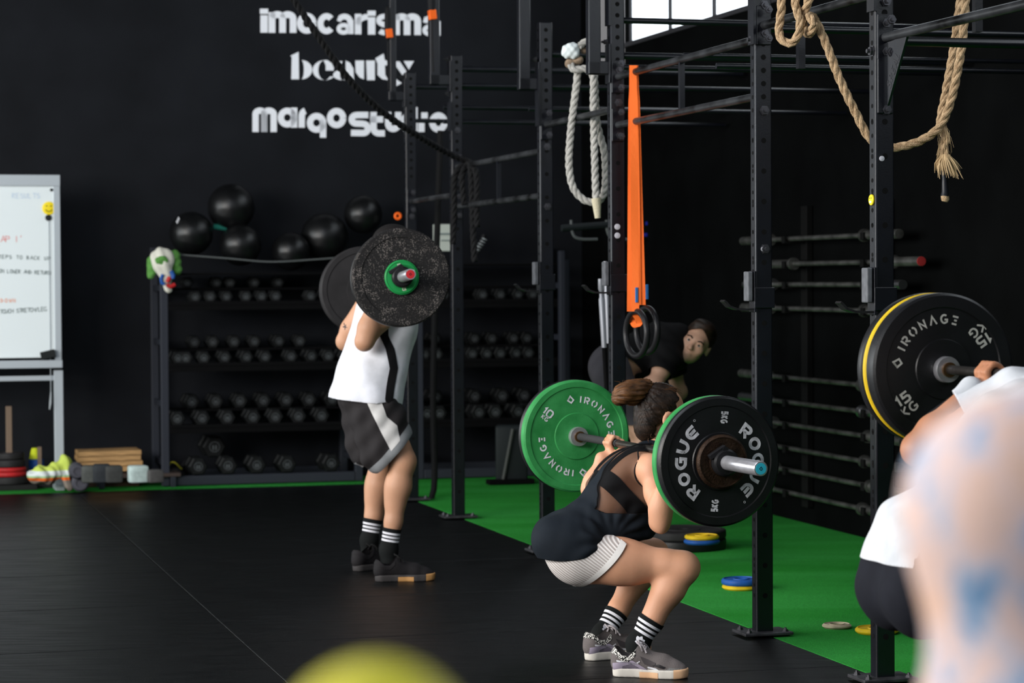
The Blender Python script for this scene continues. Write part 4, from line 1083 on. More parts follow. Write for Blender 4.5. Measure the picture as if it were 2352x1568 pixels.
# ------------------------------------------------------------------ whiteboard on the left
VB = 16.42
def wb(x, y, h=0): return atv(x, y, VB-h)
t = thing('whiteboard', A(*wb(60, 1095)[:2], 0), 'white whiteboard in a grey metal stand with handwritten workout notes', 'whiteboard')
def wbox(x0, x1, y0, y1, d0, d1, name, m, bev=.003):
    a, b = wb(x0, y1), wb(x1, y0); c = (a+b)/2; cc = c-VX*(d0+d1)/2
    hw = abs(np.dot(b-a, UX))/2; hz = abs(b[2]-a[2])/2
    return MB().bbox(cc, (UX, VX, ZX), (hw, abs(d1-d0)/2, hz), bev).build(name, m, t)
M_ALU = mat('grey_aluminium', (.42, .46, .49), .45, metal=.2)
M_BOARD = mat('whiteboard_enamel', (.72, .78, .79), .3)
wbox(-260, 130, 424, 826, .0, .012, 'panel', M_BOARD)
wbox(-266, 137, 402, 426, -.004, .03, 'top_rail', M_ALU); wbox(-266, 142, 826, 850, -.004, .05, 'pen_tray', M_ALU)
wbox(126, 137, 426, 826, -.004, .022, 'side_rail', M_ALU)
wbox(-266, 126, 862, 880, -.02, .0, 'brace', M_ALU)
b = wb(133, 1100); lx = wb(134, 850)
for px in (134, -255):
    a = wb(px, 850); MB().bbox(A(a[0], a[1], a[2]/2+.012)+VX*.01, (UX, VX, ZX), (.03, .022, a[2]/2-.012), .003).build('leg', M_ALU, t)
    MB().bbox(A(a[0], a[1], .021)+VX*.10, (UX, VX, ZX), (.03, .15, .019), .003).build('foot', M_ALU, t)
GL = {'A': [[(0, 0), (.4, 1), (.8, 0)], [(.2, .4), (.6, .4)]], 'P': [[(0, 0), (0, 1), (.6, .9), (.6, .55), (0, .5)]], '1': [[(.2, 0), (.2, 1)]], "'": [[(.2, 1.1), (.1, .8)]],
      'R': [[(0, 0), (0, 1), (.6, .85), (.1, .5), (.6, 0)]], 'E': [[(.6, 1), (0, 1), (0, 0), (.6, 0)], [(0, .5), (.5, .5)]], 'S': [[(.6, .9), (.1, .9), (.1, .55), (.6, .45), (.6, .05), (0, .05)]],
      'T': [[(0, 1), (.8, 1)], [(.4, 1), (.4, 0)]], 'O': [arc(.35, .5, .35, .5, 0, 360, 9)], 'B': [[(0, 0), (0, 1), (.5, .8), (.05, .5), (.6, .25), (0, 0)]], 'C': [arc(.4, .5, .4, .5, 50, 310, 8)],
      'K': [[(0, 0), (0, 1)], [(.6, 1), (.05, .5), (.6, 0)]], 'L': [[(0, 1), (0, 0), (.5, 0)]], 'H': [[(0, 0), (0, 1)], [(.6, 0), (.6, 1)], [(0, .5), (.6, .5)]], '/': [[(0, -.1), (.5, 1.1)]],
      'D': [[(0, 0), (0, 1), (.6, .6), (.6, .3), (0, 0)]], 'W': [[(0, 1), (.2, 0), (.4, .7), (.6, 0), (.8, 1)]], 'N': [[(0, 0), (0, 1), (.6, 0), (.6, 1)]], 'M': [[(0, 0), (.1, 1), (.4, .4), (.7, 1), (.8, 0)]],
      'I': [[(.1, 0), (.1, 1)]], 'U': [[(0, 1), (.05, .1), (.5, .1), (.6, 1)]], 'G': [arc(.4, .5, .4, .5, 50, 330, 8)+[(.5, .45)]], 'Y': [[(0, 1), (.3, .5), (.6, 1)], [(.3, .5), (.3, 0)]], ' ': []}
def note(text, x, y, sz, adv, m, slope=0.):
    mb = MB()
    for ch in text:
        for st in GL[ch]:
            V2, F = ribbon2d([(x+p[0]*sz, y-p[1]*sz) for p in st], 1.6); solid2d(mb, V2, F, lambda a, b, h: wb(a, b, .0125+h), .0004)
        x += adv; y += slope*adv
    return mb.build('handwriting', m, t)
M_RED = mat('red_marker', (.70, .22, .20), .5); M_BLK = mat('black_marker', (.16, .20, .20), .5); M_ORG = mat('orange_marker', (.75, .30, .18), .5); M_BLU = mat('faint_blue_marker', (.50, .60, .72), .5)
note('RESULTS', 28, 455, 11, 9.4, M_BLU); note("AP 1'", 2, 556, 14, 11, M_RED)
note('REPS TO BACK UP', -3, 593, 8, 8.1, M_BLK, .04); note('ON LOWER AND RETURN', -2, 626, 8, 6.3, M_BLK, .04)
note('DOWN', 2, 694, 8, 9.4, M_ORG); note('TOUCH STRETCH/LEG', 0, 720, 9, 6.3, M_BLK, -.06)
MB().tube([wb(112, 500, .02), wb(114, 660, .02), wb(116, 840, .02), wb(117, 905, .02)], .0028, 6).build('cord', mat('grey_cord', (.35, .38, .4), .7), t)
MB().tube([wb(117, 900, .02), wb(116, 925, .02), wb(114, 940, .02)], [.004, .008, .004], 8).build('cord_end', MATS['grey_cord'], t)
em = thing('smiley_magnet', wb(112, 478, .014), 'round yellow smiley face magnet on the whiteboard', 'magnet')
emoji(em, wb(112, 478, .014), -VX, UX, ZX, .044, False)
for (x, y, r, lb) in ((111, 500, .021, 'round black magnet under the yellow smiley'), (118, 436, .010, 'tiny black magnet in the top corner of the whiteboard')):
    o = MB().lathe(wb(x, y, .013), -VX, [(0, r), (.008, r), (.012, r*.8), (.0125, .0001)], 20).build('magnet', mat('black_magnet', (.012, .014, .014), .5), None, smooth=True, origin=wb(x, y, .013)); tag(o, lb, 'magnet')
c = wb(110, 814, .036); e = unit(UX+ZX*.22)
er = thing('board_eraser', c, 'black board eraser tilted on the whiteboard pen tray', 'eraser')
MB().bbox(c, (e, VX, np.cross(e, VX)), (.048, .02, .026), .005).build('block', mat('black_felt', (.012, .012, .012), .9), er); MB().bbox(c-VX*.021, (e, VX, np.cross(e, VX)), (.049, .004, .024), .002).build('grip', mat('black_magnet'), er)

# ------------------------------------------------------------------ dumbbell racks along the back wall
M_RACK = mat('slate_powder_coat', (.024, .027, .036), .5)
M_TRAY = mat('black_tray', (.0015, .0015, .0018), .8, spec=.1)
VF, VK = 16.45, 16.98
def rack(px0, px1, label, left=True):
    a = atv(px0, 900, VF); b = atv(px1, 900, VF); u0, u1 = uv(a)[0], uv(b)[0]
    r = thing('dumbbell_rack', W((u0+u1)/2, (VF+VK)/2, ZT), label, 'rack')
    for u in (u0, u1):
        MB().bbox(W(u, VF, .77), (UX, VX, ZX), (.026, .026, .764), .004).build('post', M_RACK, r)
        MB().bbox(W(u, VK, .82), (UX, VX, ZX), (.026, .026, .814), .004).build('post', M_RACK, r)
        for z in (.16, .56, .98, 1.35): MB().bbox(W(u, (VF+VK)/2, z), (UX, VX, ZX), (.012, (VK-VF)/2-.026, .02), .003).build('side_brace', M_RACK, r)
    for z in LEV:
        o = MB().bbox(W((u0+u1)/2, VF+.10, z-.008), (UX, VX, ZX), ((u1-u0)/2-.026, .13, .008), .003).bbox(W((u0+u1)/2, VF-.02, z-.02), (UX, VX, ZX), ((u1-u0)/2-.026, .006, .03), .002).build('shelf', M_TRAY, r)
        MB().bbox(W((u0+u1)/2, VF+.36, z+.092), (UX, VX, ZX), ((u1-u0)/2-.026, .13, .008), .003).build('back_shelf', M_TRAY, r)
    MB().bbox(W((u0+u1)/2, VF-.0, .04), (UX, VX, ZX), ((u1-u0)/2-.03, .03, .032), .004).build('base_beam', M_RACK, r)
    MB().bbox(W((u0+u1)/2, VK, .045), (UX, VX, ZX), ((u1-u0)/2-.03, .02, .03), .004).build('base_beam', M_RACK, r)
    return r, u0, u1
def zr(py): return float(atv(600, py, VF)[2])
LEV = [zr(694), zr(834), zr(974)]
r1, ru0, ru1 = rack(378, 822, 'slate grey steel dumbbell rack against the back wall, left of the rig')
r2, su0, su1 = rack(962, 1300, 'second dumbbell rack in the dark behind the rig uprights')
# elastic cords that keep the balls on top of the rack
o = MB().tube(spline([atv(402, 584, VF), atv(520, 593, VF-.02), atv(620, 601, VF-.03), atv(720, 596, VF-.02), atv(822, 588, VF)], 40), .006, 8).build('elastic_cord', mat('grey_elastic', (.09, .1, .1), .6), r1, smooth=True)
MB().bbox(W((ru0+ru1)/2, VF+.27, 1.446), (UX, VX, ZX), ((ru1-ru0)/2-.03, .24, .006), .002).build('top_tray', M_TRAY, r1)
MB().bbox(W((su0+su1)/2, VF+.27, 1.502), (UX, VX, ZX), ((su1-su0)/2-.03, .24, .006), .002).build('top_tray', M_TRAY, r2)
# dumbbells: rubber hex heads, steel handle, white mark on the face
M_HEX = mat('hex_rubber', (.0038, .0044, .0046), .55, var=.3, vscale=30)
M_HEXMARK = mat('dull_white_print', (.085, .095, .10), .5)
def dumbbell(R, L):
    """prototype lying along local Y, resting on a flat of the hexagon"""
    d = bpy.data.objects.new('dumbbell', None); col.objects.link(d); ORG[d.name] = np.zeros(3); z = R*math.cos(PI/6)
    for s in (-1, 1):
        def hexa(y, r): return [A(r*math.cos(PI/6*0+k*PI/3), y, z+r*math.sin(k*PI/3)) for k in range(6)]
        rings = [hexa(s*L*.22, R*.86), hexa(s*L*.25, R), hexa(s*L*.47, R), hexa(s*L*.5, R*.86)]
        V = np.concatenate(rings); F = [(i*6+k, i*6+(k+1) % 6, (i+1)*6+(k+1) % 6, (i+1)*6+k) for i in range(3) for k in range(6)]+[[0, 1, 2, 3, 4, 5], [18, 19, 20, 21, 22, 23]]
        h = obj('head', V, F, M_HEX, d, world_coords=False)
        mb = MB(); mb.lathe(A(0, s*L*.5, z), A(0, s, 0), [(0, R*.45), (.001, R*.45), (.001, R*.40), (0, R*.40)], 14, closed=True)
        for k in (-1, 1): mb.box(A(k*R*.12, s*(L*.5+.0005), z-R*.05), np.eye(3), (R*.06, .0006, R*.2))
        o = mb.build('mark', M_HEXMARK, h); 
    mb = MB(); mb.lathe(A(0, -L*.24, z), A(0, 1, 0), [(0, R*.3), (L*.1, R*.33), (L*.24, R*.36), (L*.38, R*.33), (L*.48, R*.3)], 12); mb.build('handle', mat('handle_chrome', (.05, .05, .05), .45, metal=1), d, smooth=True)
    d['category'] = 'dumbbell'; return d
protos = {}
used = set()
cnts = {}
def put_db(px, py, tier, lv, R, L, where, rot=0., tilt=0.):
    key = (round(R, 3), round(L, 3))
    if key not in protos: protos[key] = dumbbell(R, L)
    if key not in used: o = protos[key]; used.add(key)
    else: o = dup(protos[key])
    v = VF+.09 if tier == 0 else VF+.36
    z = (LEV[lv] if lv is not None else ZT+.075)+(.1005 if tier else .0005)
    p = atv(px, py, v-L/2); o.location = W(uv(p)[0], v, z).tolist()
    o.rotation_euler = (0, 0, TH+rot)
    o['label'] = where; o['group'] = 'hex dumbbells on the back racks'
    return o
def row(xs, py, tier, lv, R, L, phrase):
    n = len(xs)
    for i, x in enumerate(xs): put_db(x, py, tier, lv, R, L, phrase+', '+('%s from the left' % NTH[i]), rot=random.uniform(-.05, .05))
NTH = ['first', 'second', 'third', 'fourth', 'fifth', 'sixth', 'seventh', 'eighth', 'ninth', 'tenth', 'eleventh', 'twelfth', 'thirteenth']
row([449, 484, 520, 566, 601, 634, 715, 748], 681, 0, 0, .046, .17, 'small black dumbbell, front row, top shelf of left rack')
row([432, 498, 530, 586, 640], 655, 1, 0, .044, .17, 'small black dumbbell, rear row, top shelf of left rack')
row([408, 428, 469, 516, 565, 609, 669, 714, 756, 790], 817, 0, 1, .050, .19, 'black hex dumbbell, front row, second shelf of left rack')
row([447, 490, 539, 585, 640, 690], 786, 1, 1, .050, .19, 'black hex dumbbell, rear row, second shelf of left rack')
row([407, 464, 523, 581, 634, 687, 740], 952, 0, 2, .058, .22, 'black hex dumbbell, front row, third shelf of left rack')
row([440, 496, 552, 605, 658, 711, 762], 911, 1, 2, .058, .22, 'black hex dumbbell, rear row, third shelf of left rack')
row([455, 525, 590, 660, 760], 1078, 0, None, .066, .24, 'big black dumbbell on the base of the left rack')
row([492], 1040, 1, None, .082, .27, 'biggest black dumbbell, standing up behind the base row')
row([985, 1020, 1110, 1150, 1190, 1225], 681, 0, 0, .046, .17, 'small black dumbbell, top shelf of the far right rack')
row([975, 1005, 1085, 1118, 1150, 1185, 1215], 817, 0, 1, .050, .19, 'black hex dumbbell, front row, second shelf of far right rack')
row([1000, 1090, 1130, 1180, 1210], 786, 1, 1, .050, .19, 'black hex dumbbell, rear row, second shelf of far right rack')
row([980, 1010, 1100, 1140, 1190, 1222], 952, 0, 2, .058, .22, 'black hex dumbbell, front row, third shelf of far right rack')
row([1000, 1090, 1155, 1205], 911, 1, 2, .058, .22, 'black hex dumbbell, rear row, third shelf of far right rack')
# medicine balls on top
M_BALL = mat('black_ball_leather', (.0035, .0038, .0042), .36, var=.3, vscale=8, bump=.12, bscale=160, spec=.4)
def ball(px, py, rpx, label, v=None, lab=False):
    v = v or VF+.2; c = atv(px, py, v); r = rpx/FPX*c[1]
    t = thing('medicine_ball', c-A(0, 0, r), label, 'medicine ball', 'medicine balls on top of the rack')
    bm = bmesh.new(); bmesh.ops.create_icosphere(bm, subdivisions=4, radius=r)
    V = np.array([q_.co[:] for q_ in bm.verts]); F = np.array([[q_.index for q_ in f_.verts] for f_ in bm.faces]); bm.free()
    # sewn panels: shallow grooves along great circles
    nrm = V/r
    for ax in (unit((1, .3, .2)), unit((-.2, 1, .3)), unit((.1, -.3, 1))):
        V = V-nrm*(.0045*np.exp(-((nrm@ax)/.03)**2))[:, None]
    obj('shell', V+c, F, M_BALL, t, smooth=True)
    if lab:
        d = unit(atv(413, 507, v-.3)-c); d = unit(CAM-c)*.62+unit(A(-.55, 0, .45))*.75; d = unit(d)
        e1 = unit(np.cross(ZX, d)+ZX*1.2); e2 = np.cross(d, e1)
        mb = MB()
        for i in range(5): mb.box(c+d*(r+.001)+e1*(i-2)*.015, (e1, e2, d), (.0055, .013, .002))
        mb.build('print', mat('white_print'), t)
    return t
def rest(px, py, rpx): return px, py, rpx
ball(531, 476, 54, 'large shiny black ball on top of the pile at left', VF+.24)
ball(439, 536, 50, 'black ball with a white printed stripe at the left end of the rack', VF+.2, True)
ball(552, 562, 48, 'black ball under the topmost ball, second from the left', VF+.17)
ball(668, 577, 44, 'small black ball alone in the middle of the rack top', VF+.17)
ball(745, 543, 54, 'large matt black ball right of the middle', VF+.26)
ball(834, 492, 44, 'shiny black ball highest at the right, beside the cap', VF+.26)
o = MB().tube([atv(490, 520, VF+.2), atv(515, 523, VF+.2), atv(540, 520, VF+.2)], .02, 10).build('foam_pad', mat('teal_foam', (.01, .13, .10), .8), None, smooth=True, origin=atv(515, 523, VF+.2)); tag(o, 'scrap of teal foam wedged between the left balls', 'pad')
# towel over the left post
tw = atv(374, 600, VF-.05)
t = thing('towel', tw, 'white and green towel with blue and red print draped over the rack post', 'towel')
f = Fig(); v_ = VF-.05
def p_(x, y, d=0): return atv(x, y, v_-d)
f.ell('w', p_(372, 598, .02), (UX, VX, ZX), (.082, .06, .09), .02); f.cone('w', p_(374, 610, .03), p_(382, 640, .035), .06, .035, .03); f.cone('w', p_(382, 640, .035), p_(385, 662, .03), .03, .028, .02); f.ball('w', p_(391, 665, .03), .016, .02)
V, F = f.mesh(None, .007); V = folds(V, F, lambda P: .004*np.sin(P[:, 0]*90+P[:, 2]*40)); obj('cloth', V, F, mat('white_terry', (.68, .67, .58), .95, bump=.6, bscale=180), t, smooth=True)
f = Fig(); f.cone('g', p_(352, 600), p_(347, 632), .045, .028, .02); f.cone('g', p_(398, 590, -.02), p_(408, 622, -.02), .05, .03, .02); f.ell('g', p_(371, 598, .078), (UX, VX, ZX), (.046, .02, .032), .01)
V, F = f.mesh(None, .007); V = folds(V, F, lambda P: .004*np.sin(P[:, 2]*120)*np.cos(P[:, 0]*90)); obj('green_cloth', V, F, mat('green_terry', (.10, .28, .06), .95, bump=.6, bscale=180), t, smooth=True)
for pts, nm, m, w in (([(374, 630), (370, 640), (372, 650), (378, 652)], 'blue_print', M_BLUR, 4), ([(393, 622), (398, 632), (396, 640)], 'blue_print', M_BLUR, 5), ([(390, 636), (384, 648)], 'red_print', M_REDR, 5), ([(383, 654), (392, 658), (402, 653)], 'red_print', M_REDR, 5)):
    MB().tube([p_(x, y, .075) for x, y in pts], w/FPX*16, 8).build(nm, m, t, smooth=True)
# white carton on the far rack, and a hook with an orange ring
t = thing('carton', atv(1020, 585, VF+.05), 'small white carton with a printed line behind the rig', 'box')
MB().bbox(atv(1022, 546, VF+.06), (UX, VX, ZX), (.076, .05, .095), .006).build('box', mat('white_card', (.48, .52, .47), .6), t)
MB().bbox(atv(1028, 537, VF+.005), (UX, VX, ZX), (.055, .002, .006), .001).build('print', M_BLK, t)
MB().bbox(atv(1026, 552, VF+.005), (UX, VX, ZX), (.04, .002, .004), .001).build('print', M_BLK, t)
c = atv(914, 496, 14.9)
t = MB().lathe(c, unit(A(.15, -1, 0)), [(.012*math.sin(x)*.6, .026-.009*(1-math.cos(x))) for x in np.linspace(0, 2*PI, 13)[:-1]], 30, closed=True).build('orange_loop', mat('orange_tab'), None, smooth=True, origin=c); tag(t, 'small orange ring hooked on the far upright above the cap', 'ring')
# pads and grips stored behind the second rack
t = thing('kettle_handle_set', atv(1100, 580, VF), 'ribbed black battle handle with silver printed end on the far rack', 'handle')
mb = MB(); mb.tube([atv(1112, 540, VF-.02), atv(1094, 584, VF-.03)], .018, 10); mb.build('grip', mat('black_plastic'), t, smooth=True)
for i in range(6): MB().lathe(atv(1113-i*4, 548+i*6, VF-.03), unit(A(-.4, 0, -.9)), [(0, .021), (.006, .021)], 12).build('rib', mat('silver_rib', (.3, .33, .34), .4), t)
t = thing('storage_frame', atv(1290, 1105, VF-.1), 'dark machine frame with pale handles behind the white rope', 'machine')
uq = uv(atv(1289, 900, VF-.1))[0]
MB().bbox(W(uq, VF-.12, .8), (UX, VX, ZX), (.018, .03, .795), .004).build('post', M_RACK, t)
vq = 14.6
for x in (1312, 1393): MB().tube(spline([atv(x, 505, vq), atv(x+1, 525, vq), atv(x+8, 543, vq), atv(x+26, 549, vq), atv(x+60, 549, vq)], 20), .009, 8).build('handle', mat('pale_tube', (.10, .11, .11), .5), t, smooth=True)
MB().tube([atv(1290, 524, vq), atv(1395, 516, vq)], .022, 8).build('pad', mat('dark_pad', (.012, .016, .017), .6), t, smooth=True)
MB().bbox(atv(1395, 800, vq)*A(1, 1, 0)+A(0, 0, .75), (UX, VX, ZX), (.02, .03, .745), .003).build('post', M_TRAY, t)
for x, y in ((1491, 513), (1516, 523), (1537, 522), (1488, 539)):
    c = atv(x, y, 15.6); o = MB().bbox(c, (UX, VX, ZX), (.022, .02, .012), .003).build('bar_clip', mat('blue_clip', (.010, .018, .24), .4), None, origin=c); tag(o, {1491: 'leftmost', 1516: 'middle', 1537: 'rightmost', 1488: 'lowest'}[x]+' royal blue clip on the dark shelf right of the orange straps', 'clip', 'blue clips on the dark shelf')
o = MB().tube([atv(1510, 472, 15.6), atv(1508, 516, 15.6)], .012, 8).build('tube', mat('pale_tube'), None, smooth=True, origin=atv(1508, 516, 15.6)); tag(o, 'short pale tube standing among the blue clips', 'tube')
o = thing('clip_shelf', atv(1510, 548, 15.65), 'dark wall shelf that carries the blue clips', 'shelf')
MB().bbox(atv(1512, 549, 15.65), (UX, VX, ZX), (.16, .08, .008), .002).build('board', M_TRAY, o); 
for dx in (-.12, .12): MB().bbox(atv(1512, 549, 15.65)+UX*dx+A(0, 0, -.35), (UX, VX, ZX), (.012, .012, .34), .002).build('bracket', M_TRAY, o)
# silver curl bars leaning by post C
for i, (x0, y0, x1, y1, lb) in enumerate(((1379, 640, 1388, 798, 'slim silver bar leaning left of the orange straps, lower one'), (1391, 600, 1398, 788, 'slim silver bar leaning left of the orange straps, taller one'))):
    a, b = atY(x0, y0, 11.75), atY(x1, y1, 11.75); d = unit(b-a); b2 = b+d*((b[2]-.02)/-d[2]) if d[2] < 0 else b
    t = thing('steel_rod', b2, lb, 'rod'); L = np.linalg.norm(b2-a)
    MB().lathe(a, d, [(0, .012), (.05, .014), (.06, .010), (.09, .010), (.1, .015), (np.linalg.norm(b-a), .014)], 14).build('bright_end', mat('pale_steel', (.30, .31, .34), .4, metal=.4), t, smooth=True)
    MB().lathe(b, d, [(0, .012), (np.linalg.norm(b2-b), .012)], 10).build('dark_end', M_TRAY, t)
# ------------------------------------------------------------------ things on the floor at the left
VL = 15.55
def fp(x, y): return atz(x, y, 0)
t = thing('plate_tree', fp(40, 1128), 'low plate stand with a wooden peg and red rimmed plates at left edge', 'plate stand')
b = fp(40, 1126); vb = uv(b)[1]
MB().bbox(A(b[0], b[1], .02)+VX*.1, (UX, VX, ZX), (.13, .13, .018), .004).build('base', mat('black_stand', (.01, .01, .01), .6), t)
MB().bbox(A(b[0], b[1], .30)+VX*.1-UX*.045, (UX, VX, ZX), (.02, .02, .262), .004).build('peg', mat('raw_wood_peg', (.17, .12, .085), .8), t)
pc = A(b[0], b[1], 0)+VX*.1-UX*.045
for i, (R, t_, m, lb) in enumerate(((.125, .05, mat('worn_black_rubber'), 'black plate at the bottom of the peg at left'), (.115, .03, M_REDR, 'lower red plate on the peg at the left edge'), (.112, .028, M_REDR, 'upper red plate on the peg at the left edge'), (.105, .05, mat('worn_black_rubber'), 'black plate above the red ones on the peg'), (.1, .045, mat('worn_black_rubber'), 'topmost black plate on the peg at the left'))):
    z = .04+[0, .052, .084, .114, .166][i]
    plate(A(pc[0], pc[1], z+t_/2), ZX, R, t_, m, lb, name='disc_weight', prof=plate_profile(R, t_, .45, .85, bore=.03), seg=40)
# small peg with blue and red plates plus a yellow cone
b = fp(88, 1122); c0 = A(b[0], b[1], 0)+VX*.12
t = thing('peg_stand', c0, 'short wooden peg on a flat black base beside the red plates', 'plate stand')
MB().bbox(c0+A(0, 0, .015)+UX*.05, (UX, VX, ZX), (.09, .10, .014), .003).build('base', MATS['black_stand'], t); MB().bbox(c0+A(0, 0, .155)-VX*.06+UX*.015, (UX, VX, ZX), (.014, .014, .125), .003).build('peg', mat('raw_wood_peg'), t)
for R, t_, z, m, lb in ((.048, .09, .03, mat('brick_red_rubber', (.17, .03, .018), .7), 'stubby brick red weight on the small peg'), (.052, .07, .121, M_BLUR, 'stubby blue weight on top of the brick red one')):
    plate(c0+A(0, 0, z+t_/2)+VX*.03, ZX, R, t_, m, lb, name='disc_weight', prof=plate_profile(R, t_, .45, .85, bore=.015), seg=32)
cc = c0+A(0, 0, .192)+VX*.03-UX*.01
t = thing('marker_cone', cc, 'small neon yellow cone standing on the blue weight', 'cone')
MB().lathe(cc, ZX, [(0, .038), (.006, .038), (.02, .033), (.065, .024), (.075, .018), (.0755, .0001)], 24).build('cone', mat('neon_yellow', (.62, .70, .02), .5), t, smooth=True)
# pile: folded high-visibility cloth on a flat tray, dumbbells, stones
b = fp(128, 1131); hv = thing('safety_vest', A(b[0], b[1], .0), 'crumpled neon yellow vest with white and orange stripes on the floor', 'vest')
f = Fig(); c0 = A(b[0], b[1], .12)
f.ell('a', c0-UX*.07, (UX, VX, unit(ZX)), (.11, .09, .06), .03); f.cone('a', c0-UX*.02+ZX*.02, c0+UX*.06+ZX*.085, .04, .035, .03); f.cone('a', c0+UX*.06+ZX*.08, c0+UX*.075-ZX*.08-VX*.05, .035, .025, .03)
V, F = f.mesh(None, .006, relax=1); V = folds(V, F, lambda P: .008*np.sin(P[:, 0]*60+P[:, 2]*45)+.004*np.sin(P[:, 1]*110+P[:, 0]*70))
z = V[:, 2]-b[2]; uu = V@UX-np.dot(c0, UX)
def band(g0, g1, nm, m):
    V2, F2 = clip(V, F, g0-z) if g0 is not None else (V, tris(F))
    if g1 is not None: V2, F2 = clip(V2, F2, V2[:, 2]-g1)
    obj(nm, V2, F2, m, hv, smooth=True)
band(None, .085, 'underside', mat('grey_brown_cloth', (.2, .17, .14), .9)); band(.085, .105, 'orange_stripe', mat('neon_orange', (.75, .14, .02), .7)); band(.105, .118, 'green_stripe', mat('pale_green', (.3, .5, .25), .8)); band(.118, .15, 'reflective_stripe', mat('reflective_white', (.6, .65, .64), .5)); band(.15, None, 'cloth', mat('neon_cloth', (.48, .58, .10), .8))
for (x, y, R, L, rot, z, lb) in ((176, 1080, .052, .2, .25, .10, 'round grey dumbbell lying on the pile beside the vest'), (184, 1108, .058, .22, .2, .01, 'round grey dumbbell on the floor in front of the pile')):
    p0 = atz(x, y+18, z); t = thing('round_dumbbell', p0, lb, 'dumbbell', 'round dumbbells by the vest'); d = unit(A(math.sin(rot), -math.cos(rot), 0)); cc = A(p0[0], p0[1], z+R)-d*-.0
    for s in (-1, 1): MB().lathe(cc+d*(L/2*s-.045*s), d*s, [(-.045, R*.8), (-.035, R), (.03, R), (.045, R*.78), (.046, R*.5), (.040, R*.45), (.040, .0001)], 28).build('head', mat('grey_iron', (.07, .07, .085), .5, metal=.3), t, smooth=True)
    MB().lathe(cc-d*L*.25, d, [(0, .014), (L*.5, .014)], 12).build('handle', mat('handle_chrome'), t)
# wooden boards stacked by the wall
for i in range(4):
    lb = ['lowest', 'second lowest', 'second highest', 'topmost'][i]+' of the stacked plywood boards on the floor at left'
    a = atv(182+[5, 4, 0, 1][i], 1062-[0, 14, 25, 38][i], 16.45); b_ = atv(330-[3, 0, 4, 3][i], 1062-[0, 14, 25, 38][i], 16.45); z = .125+[0, .036, .072, .108][i]
    o = MB().bbox((A(a[0], a[1], 0)+A(b_[0], b_[1], 0))/2+A(0, 0, z)+VX*.20, (unit(UX+A(0, 0, .01)), VX, ZX), (np.linalg.norm(b_-a)/2, .15, .0165), .004).build('plywood_board', mat('plywood', (.40, .235, .10), .7, var=.3, vscale=10, stretch=(1, 1, 12)), None, origin=(a+b_)/2); tag(o, lb, 'board', 'stacked plywood boards')
c = atv(255, 1095, 16.5); o = MB().bbox(A(c[0], c[1], .054)+VX*.20, (UX, VX, ZX), (.2, .14, .053), .005).build('wooden_crate', mat('dark_brown_wood', (.05, .03, .018), .8), None, origin=A(c[0], c[1], 0)); tag(o, 'dark wooden crate under the plywood boards', 'crate')
# low rack of weight blocks
t = thing('low_bench', fp(318, 1122), 'low dark bench carrying small weights by the wall', 'bench'); c = fp(318, 1122)
MB().bbox(A(c[0], c[1], .085)+VX*.12, (UX, VX, ZX), (.29, .10, .012), .003).build('top', mat('worn_dark_wood', (.05, .035, .03), .7), t)
for du in (-.24, .24):
    for dv in (.04, .2): MB().bbox(A(c[0], c[1], .037)+VX*dv+UX*du, (UX, VX, ZX), (.018, .015, .036), .003).build('leg', M_RACK, t)
for i, (x, w, h, m, lb) in enumerate(((207, .05, .055, (.06, .065, .06), 'grey block'), (234, .055, .06, (.022, .026, .03), 'dark block'), (262, .055, .055, (.04, .042, .04), 'charcoal block'), (318, .062, .055, (.42, .52, .50), 'pale green block'), (356, .05, .042, (.07, .068, .066), 'grey flat block'))):
    p0 = atz(x, 1108, .098); o = MB().bbox(A(p0[0], p0[1], .0975+h)+VX*.02, (unit(UX+VX*.1*(i-2)), unit(VX-UX*.1*(i-2)), ZX), (w, .05, h), .014).build('weight_block', mat('block_%d' % i, m, .7, var=.25, vscale=20), None, smooth=True, origin=p0)
    tag(o, lb+' in the row of small weights on the low bench', 'weight', 'small weights by the wall')
c = atz(398, 1110, 0.0); t = thing('gym_bag', c, 'small crumpled black bag at the foot of the rack post', 'bag'); f = Fig(); f.ell('a', c+A(0, .05, .06), (UX, VX, ZX), (.1, .07, .06), .02); f.cone('a', c+A(-.03, 0.03, .06), c+A(.09, .03, .14), .03, .02, .03)
V, F = f.mesh(None, .007); V = folds(V, F, lambda P: .006*np.sin(P[:, 0]*70+P[:, 2]*60)); V[:, 2] = np.maximum(V[:, 2], .002); obj('body', V, F, mat('black_nylon'), t, smooth=True)
MB().tube(spline([c+A(-.05, 0, .09), c+A(0, -.02, .15), c+A(.06, 0, .1)], 16), .006, 6).build('handle', mat('yellow_strap', (.4, .36, .03), .7), t, smooth=True)
# dark bench folded against the far rack
c = atz(1172, 1112, ZT); t = thing('folded_bench', c, 'dark folded weight bench leaning by the far rack', 'bench')
a = atY(1160, 1060, float(c[1])); b_ = atY(1178, 985, float(c[1]))
MB().bbox((A(c[0], c[1], .03)+b_)/2+A(0, .05, 0), (unit(A(1, .1, 0)), unit(A(0, 1, .2)), ZX), (.11, .03, .2), .02).build('pad', mat('dark_pad'), t, smooth=True)
MB().tube([A(c[0]-.05, c[1], .02), b_], .012, 8).build('frame_tube', mat('dull_tube', (.05, .055, .05), .5), t, smooth=True); MB().bbox(A(c[0], c[1], .022), (UX, VX, ZX), (.16, .05, .016), .004).build('foot', M_TRAY, t)
